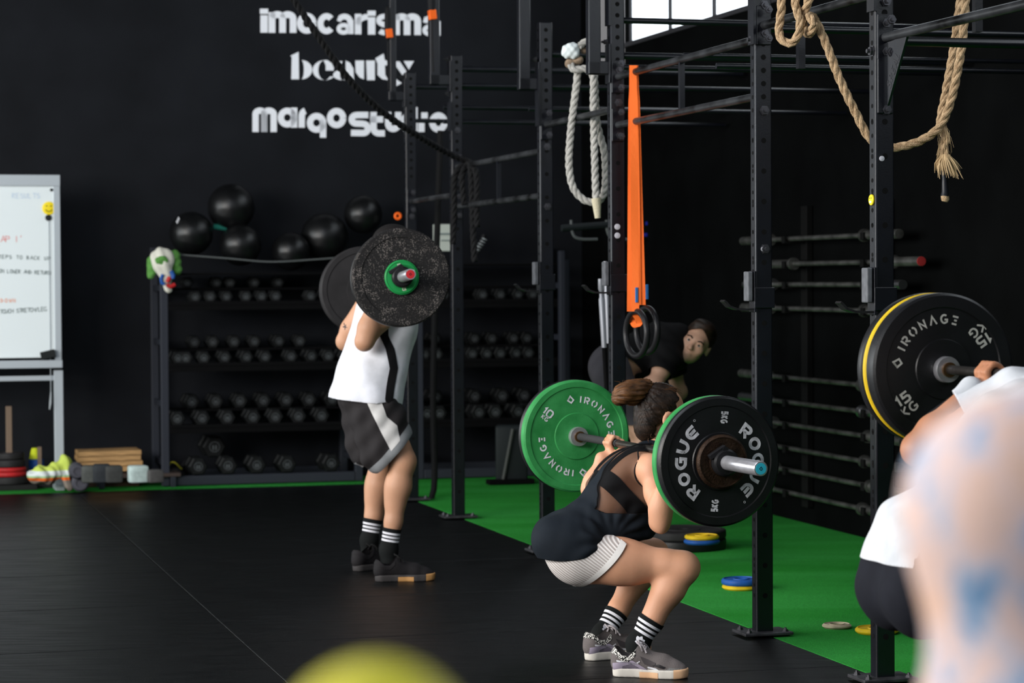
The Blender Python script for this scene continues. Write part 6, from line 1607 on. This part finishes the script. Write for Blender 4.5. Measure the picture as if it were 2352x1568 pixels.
# shorts
g = Fig(); g.P = [p for p in f.P if p[0] in ('torso', 'legR', 'legL')]
g.cone('legR', J['hipR'], jm(895, 1020, .12), .112, .098, .03); g.cone('legL', J['hipL'], jm(850, 1015, -.11), .112, .098, .03); g.cone('legR', jm(835, 900, .06), jm(870, 1040, .10), .095, .085, .05); g.cone('legL', jm(830, 900, -.06), jm(845, 1030, -.1), .095, .08, .05)
V, F = g.mesh(None, .007, off=.006, relax=2)
V = folds(V, F, lambda P: .004*np.sin(locm(P)[2]*50-locm(P)[0]*60)+.003*np.sin(locm(P)[0]*55+locm(P)[1]*40))
k1, k2 = acm(862, 1092, .13), acm(930, 1010, .13); kd = unit(k2-k1); kn_ = A(kd[1], -kd[0])
def sh_hem(P): a, b, c = locm(P); q_ = np.stack([a, c], 1); return (q_-k1)@kn_-np.where(b < 0, -.045, 0)
V, F = clips(V, F, [sh_hem, lambda P: P[:, 2]-acm(850, 908)[1]])
# keep the two legs of the shorts apart
M_SH = cloth('charcoal_fleece', (.022, .020, .021))
o = obj('shorts', V, F, M_SH, root, smooth=True); thicken(o, .003)
N = vnormals(V, tris(F)); V2, F2 = clip(V+N*.006, F, -.042-sh_hem(V)); obj('grey_hem', V2, F2, cloth('grey_melange', (.21, .22, .23)), o, smooth=True)
ln = [acm(838, 920), acm(856, 960), acm(876, 1000), acm(900, 1045)]; ln2 = [acm(872, 920), acm(884, 955), acm(908, 975), acm(914, 1005)]
def strip(P):
    a, b, c = locm(P); lo_ = np.interp(-c, [-p[1] for p in ln], [p[0] for p in ln]); hi_ = np.interp(-c, [-p[1] for p in ln2], [p[0] for p in ln2]); return np.maximum(np.maximum(lo_-a, a-hi_), -b+.02)
V2, F2 = clips(V+N*.0075, F, [strip]); V2, F2 = clip(V2, F2, sh_hem(V2)+.03); V2, F2 = largest(V2, F2); tag(obj('white_panel', V2, F2, cloth('white_fleece', (.52, .51, .50)), o, smooth=True))
socks(f, root, 'R', J['ankR'], J['kneeR'], .105, M_SOCK, ((.020, .030), (.037, .047), (.054, .064)), M_SOCKW)
socks(f, root, 'L', J['ankL'], J['kneeL'], .105, M_SOCK, ((.020, .030), (.037, .047), (.054, .064)), M_SOCKW)
STM = dict(sole=mat('dark_grey_foam', (.035, .032, .032), .6), upper=cloth('black_shoe_mesh', (.012, .011, .012), .7), collar=cloth('black_shoe_mesh'), lace=cloth('black_lace', (.008, .008, .008)), gum=mat('tan_gum', (.40, .21, .075), .55))
shoe(root, atz(860, 1335), atz(978, 1332), .275, STM, -1); shoe(root, atz(812, 1312), atz(925, 1300), .275, STM, 1)
# cap
hc, hf, hu, hr = J['head'], f.ax['hf'], f.ax['hu'], f.ax['hr']; h = Fig(); h.ell('h', hc-hf*.012+hu*.034, (hr, hf, hu), (.084, .105, .094), .02)
Vh, Fh = h.mesh(None, .006); Vh, Fh = clip(Vh, Fh, .03-(Vh-hc)@hu); cp = obj('cap', Vh, Fh, cloth('dark_cap', (.012, .011, .011)), root, smooth=True); thicken(cp, .003)
h = Fig(); h.ell('h', hc+hf*.125+hu*.038, (hr, hf, hu), (.072, .075, .008), .01); Vh, Fh = h.mesh(None, .006); obj('cap_peak', Vh, Fh, cloth('dark_cap'), cp, smooth=True)
# tattoo on the far arm
mb = MB(); el, sh = J['elL'], J['shL']
for x0, y0, x1, y1 in ((790, 742, 793, 752), (795, 745, 792, 757), (788, 750, 798, 752)):
    P = []
    for (x, y) in ((x0, y0), ((x0+x1)/2, (y0+y1)/2), (x1, y1)):
        d = ray(x, y); d = d/d[1]; lo_, hi_ = 11.0, 13.5; best = None
        ys_ = np.linspace(lo_, hi_, 500); pts = CAM+d*ys_[:, None]; dv = f.eval(pts, ['armL']); i_ = np.argmax(dv < 0.002) if (dv < .002).any() else np.argmin(dv); P.append(pts[i_])
    mb.tube(P, .003, 5)
mb.build('tattoo', mat('tattoo_ink', (.05, .05, .06), .6), root)

# ================================================================== the man at the right edge
def jr(a, b, c): return A(RC[0], RC[1], 0)+RF*a+RD*b+A(0, 0, c)
zb = RC[2]
def jrp(px, py, b): return hit(px, py, RD, RC+RD*b)
J = dict(pelvis=jr(-.375, 0, .64), chest=jr(-.13, 0, .93), neck=jr(.035, 0, 1.10), hipR=jr(-.385, .095, .60), hipL=jr(-.385, -.095, .60), kneeR=jr(.03, .24, .56), kneeL=jr(.03, -.24, .56),
         ankR=jr(-.15, .21, .11), ankL=jr(-.15, -.21, .11), shR=jr(-.005, .20, 1.055), shL=jr(-.005, -.20, 1.055), elL=jrp(2112, 1030, -.31), elR=jr(-.16, .31, .88),
         head=jr(.12, 0, 1.22), head_f=RF, head_u=A(0, 0, 1)+RF*.25)
HL = RC-RD*.385; HR = RC+RD*.385
J['wrL'] = HL-A(0, 0, .055)-RF*.06; J['wrR'] = HR-A(0, 0, .055)-RF*.06
root = thing('person', A(*(.5*(J['ankR']+J['ankL']))[:2], 0), 'man in white T-shirt and black shorts squatting at right edge, mostly hidden', 'person')
f = human(J, 1.04, False, 1.05); f.ball('torso', jr(-.42, .08, .57), .1, .05); f.ball('torso', jr(-.42, -.08, .57), .1, .05)
grip(f, 'handR', 'R', J['wrR'], HR, -RD, RF+A(0, 0, .3), 1.05); grip(f, 'handL', 'L', J['wrL'], HL, RD, RF+A(0, 0, .3), 1.05)
V, F = f.mesh(None, .007, relax=1); obj('body', V, F, SK_R, root, smooth=True); eyes(f, root)
g = Fig(); g.P = [p for p in f.P if p[0] in ('torso', 'armL', 'armR')]; up, fw = f.ax['up'], f.ax['fw']
g.ell('torso', jr(-.26, 0, .76), (RD, up, fw), (.17, .2, .125), .06); g.ell('torso', jr(-.37, 0, .70), (RD, up, fw), (.175, .10, .135), .06)
for S in 'LR': g.cone('torso', J['sh'+S], J['sh'+S]+(J['el'+S]-J['sh'+S])*.55, .078, .074, .03)
V, F = g.mesh(None, .008, off=.012, relax=2); V = folds(V, F, lambda P: .0022*np.sin((P@up)*60+(P@RD)*22+np.sin((P@fw)*20))+.002*np.sin((P@fw)*50+(P@up)*30))
def slv(S):
    d = unit(J['el'+S]-J['sh'+S]); L = np.linalg.norm(J['el'+S]-J['sh'+S])
    return lambda P: np.where(np.linalg.norm(np.cross(P-J['sh'+S], d), axis=1) < .14, (P-J['sh'+S])@d-L*.52, -1)
V, F = clips(V, F, [lambda P: .655-P[:, 2]-.0*(P@fw), lambda P: .075-np.linalg.norm(P-J['neck']-A(0, 0, .04), axis=1)])
for S in 'LR':
    d = unit(J['el'+S]-J['sh'+S]); L = np.linalg.norm(J['el'+S]-J['sh'+S]); sg = -1 if S == 'L' else 1
    def fn(P):
        t_ = (P-J['sh'+S])@d; side = ((P-J['chest'])@RD)*sg; return np.where((side > .16+.0*t_), t_-L*.50, -.01)
    V, F = clip(V, F, fn(V))
o = obj('t_shirt', V, F, cloth('white_cotton', (.52, .54, .57)), root, smooth=True); thicken(o, .003)
V, F = f.mesh(['torso', 'legR', 'legL'], .008, off=.010, relax=2); V = folds(V, F, lambda P: .003*np.sin((P@RF)*60+(P[:, 2])*40))
V, F = clips(V, F, [lambda P: (P-J['hipL'])@unit(J['kneeL']-J['hipL'])-.26, lambda P: P[:, 2]-.72]); obj('shorts', V, F, cloth('black_sport_knit', (.010, .011, .016)), root, smooth=True)
STB = dict(STM); 
for S, b in (('R', .21), ('L', -.21)):
    h_ = jr(-.23, b, 0); shoe(root, h_, h_+RF*.25+RD*(.05 if S == 'R' else -.05), .285, STB, -1 if S == 'R' else 1)
h = Fig(); h.ell('h', J['head']-f.ax['hf']*.014+f.ax['hu']*.036, (f.ax['hr'], f.ax['hf'], f.ax['hu']), (.083, .104, .092), .02); Vh, Fh = h.mesh(None, .007)
Vh, Fh = clip(Vh, Fh, (Vh-J['head'])@f.ax['hf']-.05-.3*((Vh-J['head'])@f.ax['hu'])+.03); Vh, Fh = clip(Vh, Fh, -.03-(Vh-J['head'])@f.ax['hu']); obj('hair', Vh, Fh, M_HAIR, root, smooth=True)
MB().tube([J['neck']+A(-.06, .05, .02), J['neck']+RD*.1-RF*.06+A(0, 0, .03), J['neck']-RD*.1-RF*.06+A(0, 0, .03)], .004, 6).build('red_cord', mat('red_cord', (.35, .02, .03), .6), root)

# ================================================================== the man bending in the dark behind the rings
BC = atY(1450, 840, 13.0)
def jb(px, py, b=0.): return hit(px, py, RD, BC+RD*b)
J = dict(pelvis=jb(1412, 838), chest=jb(1512, 800), neck=jb(1556, 790), hipR=jb(1410, 862, .09), hipL=jb(1405, 858, -.09), kneeR=jb(1490, 1010, .16), kneeL=jb(1480, 1010, -.14),
         shR=jb(1532, 824, .19), shL=jb(1535, 800, -.19), elR=jb(1505, 880, .25), elL=jb(1560, 900, -.22), wrR=jb(1452, 905, .2), wrL=jb(1500, 960, -.18),
         head=jb(1600, 786, .12), head_f=A(-.30, -.9, -.12), head_u=A(.50, -.10, .85))
for S, b in (('R', .14), ('L', -.14)):
    k = J['knee'+S]; J['ank'+S] = A(k[0], k[1], .1)-RF*.16
root = thing('person', A(*(.5*(J['ankR']+J['ankL']))[:2], 0), 'dark-haired man in black T-shirt and grey shorts bending over behind the gym rings', 'person')
f = human(J, 1.0)
for S in 'RL':
    wr, el = J['wr'+S], J['el'+S]; d = unit(wr-el); g_ = 'hand'+S; sd = unit(np.cross(d, ZX)); f.ell(g_, wr+d*.05, (d, sd, np.cross(d, sd)), (.05, .04, .016), .02)
    for i, (o_, l) in enumerate(((-.03, .075), (-.01, .085), (.01, .08), (.03, .065))): a = wr+d*.085+sd*o_; f.chain(g_, [a, a+d*l*.5-A(0, 0, .005), a+d*l-A(0, 0, .02)], [.0095, .009, .008], .004)
    a = wr+d*.03-sd*.035; f.chain(g_, [a, a+d*.04-sd*.02, a+d*.07-sd*.02], [.013, .011, .009], .008)
V, F = f.mesh(None, .009, relax=1); obj('body', V, F, SK_B, root, smooth=True); eyes(f, root)
g = Fig(); g.P = [p for p in f.P if p[0] in ('torso', 'armL', 'armR')]; V, F = g.mesh(None, .010, off=.014, relax=2); V = folds(V, F, lambda P: .005*np.sin(P[:, 0]*50+P[:, 2]*60))
up = f.ax['up']; V, F = clips(V, F, [lambda P: .0-(P-J['pelvis'])@up+.01, lambda P: .075-np.linalg.norm(P-J['neck']-up*.05, axis=1)])
for S in 'LR':
    d = unit(J['el'+S]-J['sh'+S]); L = np.linalg.norm(J['el'+S]-J['sh'+S]); sg = -1 if S == 'L' else 1
    V, F = clip(V, F, np.where(((V-J['chest'])@RD)*sg > .13, (V-J['sh'+S])@d-L*.6, -.01))
o = obj('t_shirt', V, F, cloth('black_cotton', (.0045, .0045, .005)), root, smooth=True); thicken(o, .003)
V, F = f.mesh(['torso', 'legR', 'legL'], .010, off=.014, relax=2); V, F = clips(V, F, [lambda P: (P-J['pelvis'])@up-.03, lambda P: .62-P[:, 2]]); obj('shorts', V, F, cloth('dark_grey_shorts', (.05, .048, .055)), root, smooth=True)
hc, hf, hu, hr = J['head'], f.ax['hf'], f.ax['hu'], f.ax['hr']; h = Fig(); h.ell('h', hc-hf*.016+hu*.04, (hr, hf, hu), (.084, .106, .092), .02); h.ell('h', hc+hf*.05+hu*.10, (hr, hf, hu), (.06, .045, .03), .03); Vh, Fh = h.mesh(None, .006)
q_ = lambda P, a: (P-hc)@a
Vh, Fh = clip(Vh, Fh, q_(Vh, hf)-np.interp(q_(Vh, hu), [-.1, -.03, .0, .03, .06, .12], [-.03, -.02, .01, .045, .075, .12])); obj('hair', Vh, Fh, M_HAIR, root, smooth=True)
mb = MB()
for sd in (-1, 1): mb.tube([hc+hr*sd*.016+hf*.097+hu*.016, hc+hr*sd*.032+hf*.097+hu*.023, hc+hr*sd*.050+hf*.085+hu*.016], .004, 6)
mb.build('eyebrows', M_HAIR, root)
STB2 = dict(STM)
for S in 'RL': a = J['ank'+S]; h_ = A(a[0], a[1], ZT)-RF*.06; shoe(root, h_, h_+RF*.25, .275, STB2, -1 if S == 'R' else 1)
M_GRN = mat('green_wrist', (.08, .3, .06), .6); d = unit(J['wrR']-J['elR']); c_ = jb(1440, 834, .2)
MB().bbox(jb(1441, 833, .13), (RF, RD, ZX), (.008, .004, .014), .002).build('green_tag', M_GRN, root)

# ================================================================== the person close to the camera at the right
YP = 1.36
def jp(X, Z, dy=0.): return A(X, YP+dy, Z)
def pp(px, py, dy=0.): return atY(px, py, YP+dy)
J = dict(pelvis=jp(.475, .80), chest=jp(.49, 1.08), neck=jp(.49, 1.335), hipR=jp(.56, .77), hipL=jp(.39, .77), kneeR=jp(.57, .43, .03), kneeL=jp(.39, .43, .03), ankR=jp(.57, .09), ankL=jp(.39, .09),
         shR=jp(.65, 1.243), shL=jp(.312, 1.253), elR=jp(.70, 1.0, -.02), elL=jp(.266, .985, -.02), wrR=jp(.68, .79, .1), wrL=jp(.30, .775, .1), head=jp(.48, 1.48, .05), head_f=A(0, 1, 0), head_u=A(0, 0, 1))
root = thing('person', jp(.475, 0), 'blurred person in a pale pink T-shirt with blue pattern in the foreground', 'person')
f = human(J, .93, False, .95)
for S in 'RL':
    wr, el = J['wr'+S], J['el'+S]; d = unit(wr-el); g_ = 'hand'+S; sd = A(0, 1, 0); sd = unit(sd-d*np.dot(sd, d)); f.ell(g_, wr+d*.05, (d, sd, np.cross(d, sd)), (.05, .038, .015), .02)
    for o_, l in ((-.028, .07), (-.01, .08), (.01, .075), (.028, .06)): a = wr+d*.08+sd*o_; f.chain(g_, [a, a+d*l*.5, a+d*l+sd*.012], [.009, .0085, .0075], .004)
    a = wr+d*.03+sd*.035; f.chain(g_, [a, a+d*.035+sd*.02, a+d*.065+sd*.018], [.012, .0105, .009], .008)
V, F = f.mesh(None, .009, relax=1); obj('body', V, F, SK_M, root, smooth=True); eyes(f, root)
g = Fig(); g.P = [p for p in f.P if p[0] in ('torso', 'armL', 'armR')]
for S, sg in (('L', -1), ('R', 1)): g.cone('torso', J['sh'+S], J['el'+S]+A(0, 0, .02), .052, .056, .04); g.cone('torso', J['neck']+A(0, 0, -.03), J['sh'+S], .055, .052, .05)
g.ell('torso', jp(.49, .95), np.eye(3), (.17, .125, .32), .06)
V, F = g.mesh(None, .010, off=.012, relax=2); V = folds(V, F, lambda P: .006*np.sin(P[:, 0]*40+P[:, 2]*18)+.004*np.sin(P[:, 2]*35-P[:, 0]*25))
V, F = clips(V, F, [lambda P: .72-P[:, 2], lambda P: .06-np.linalg.norm(P-J['neck']-A(0, 0, .05), axis=1), lambda P: np.where(np.abs(P[:, 0]-.47) > .165, .97-P[:, 2], -.01)])
def tiedye():
    m = cloth('pink_blue_print', (.74, .55, .50)); nt = m.node_tree; b = nt.nodes['Principled BSDF']; tc = nt.nodes.new('ShaderNodeTexCoord'); mp = nt.nodes.new('ShaderNodeMapping'); mp.inputs['Scale'].default_value = (1.2, 1, .8); mp.inputs['Rotation'].default_value = (0, .35, 0)
    n = nt.nodes.new('ShaderNodeTexNoise'); n.inputs['Scale'].default_value = 34; n.inputs['Detail'].default_value = 3; n.inputs['Distortion'].default_value = .8
    r = nt.nodes.new('ShaderNodeValToRGB'); e = r.color_ramp.elements
    e[0].position = .28; e[0].color = (.05, .20, .42, 1); e[1].position = .53; e[1].color = (.92, .66, .58, 1)
    x = r.color_ramp.elements.new(.37); x.color = (.36, .52, .72, 1); x = r.color_ramp.elements.new(.44); x.color = (.74, .66, .70, 1); x = r.color_ramp.elements.new(.72); x.color = (.95, .60, .42, 1)
    nt.links.new(tc.outputs['Object'], mp.inputs[0]); nt.links.new(mp.outputs[0], n.inputs['Vector']); nt.links.new(n.outputs['Fac'], r.inputs[0]); nt.links.new(r.outputs[0], b.inputs['Base Color']); return m
o = obj('t_shirt', V, F, tiedye(), root, smooth=True); thicken(o, .003)
V, F = f.mesh(['torso', 'legR', 'legL'], .010, off=.012, relax=1); V, F = clips(V, F, [lambda P: P[:, 2]-.84, lambda P: .45-P[:, 2]]); obj('shorts', V, F, cloth('black_sport_knit'), root, smooth=True)
h = Fig(); h.ell('h', J['head']+A(0, -.014, .036), np.eye(3), (.078, .098, .088), .02); Vh, Fh = h.mesh(None, .008); Vh, Fh = clip(Vh, Fh, Vh[:, 1]-YP-.05); obj('hair', Vh, Fh, M_HAIR, root, smooth=True)
for S in 'RL': a = J['ank'+S]; h_ = A(a[0], a[1]-.06, 0); shoe(root, h_, h_+A(0, .25, 0), .26, STM, -1 if S == 'R' else 1)
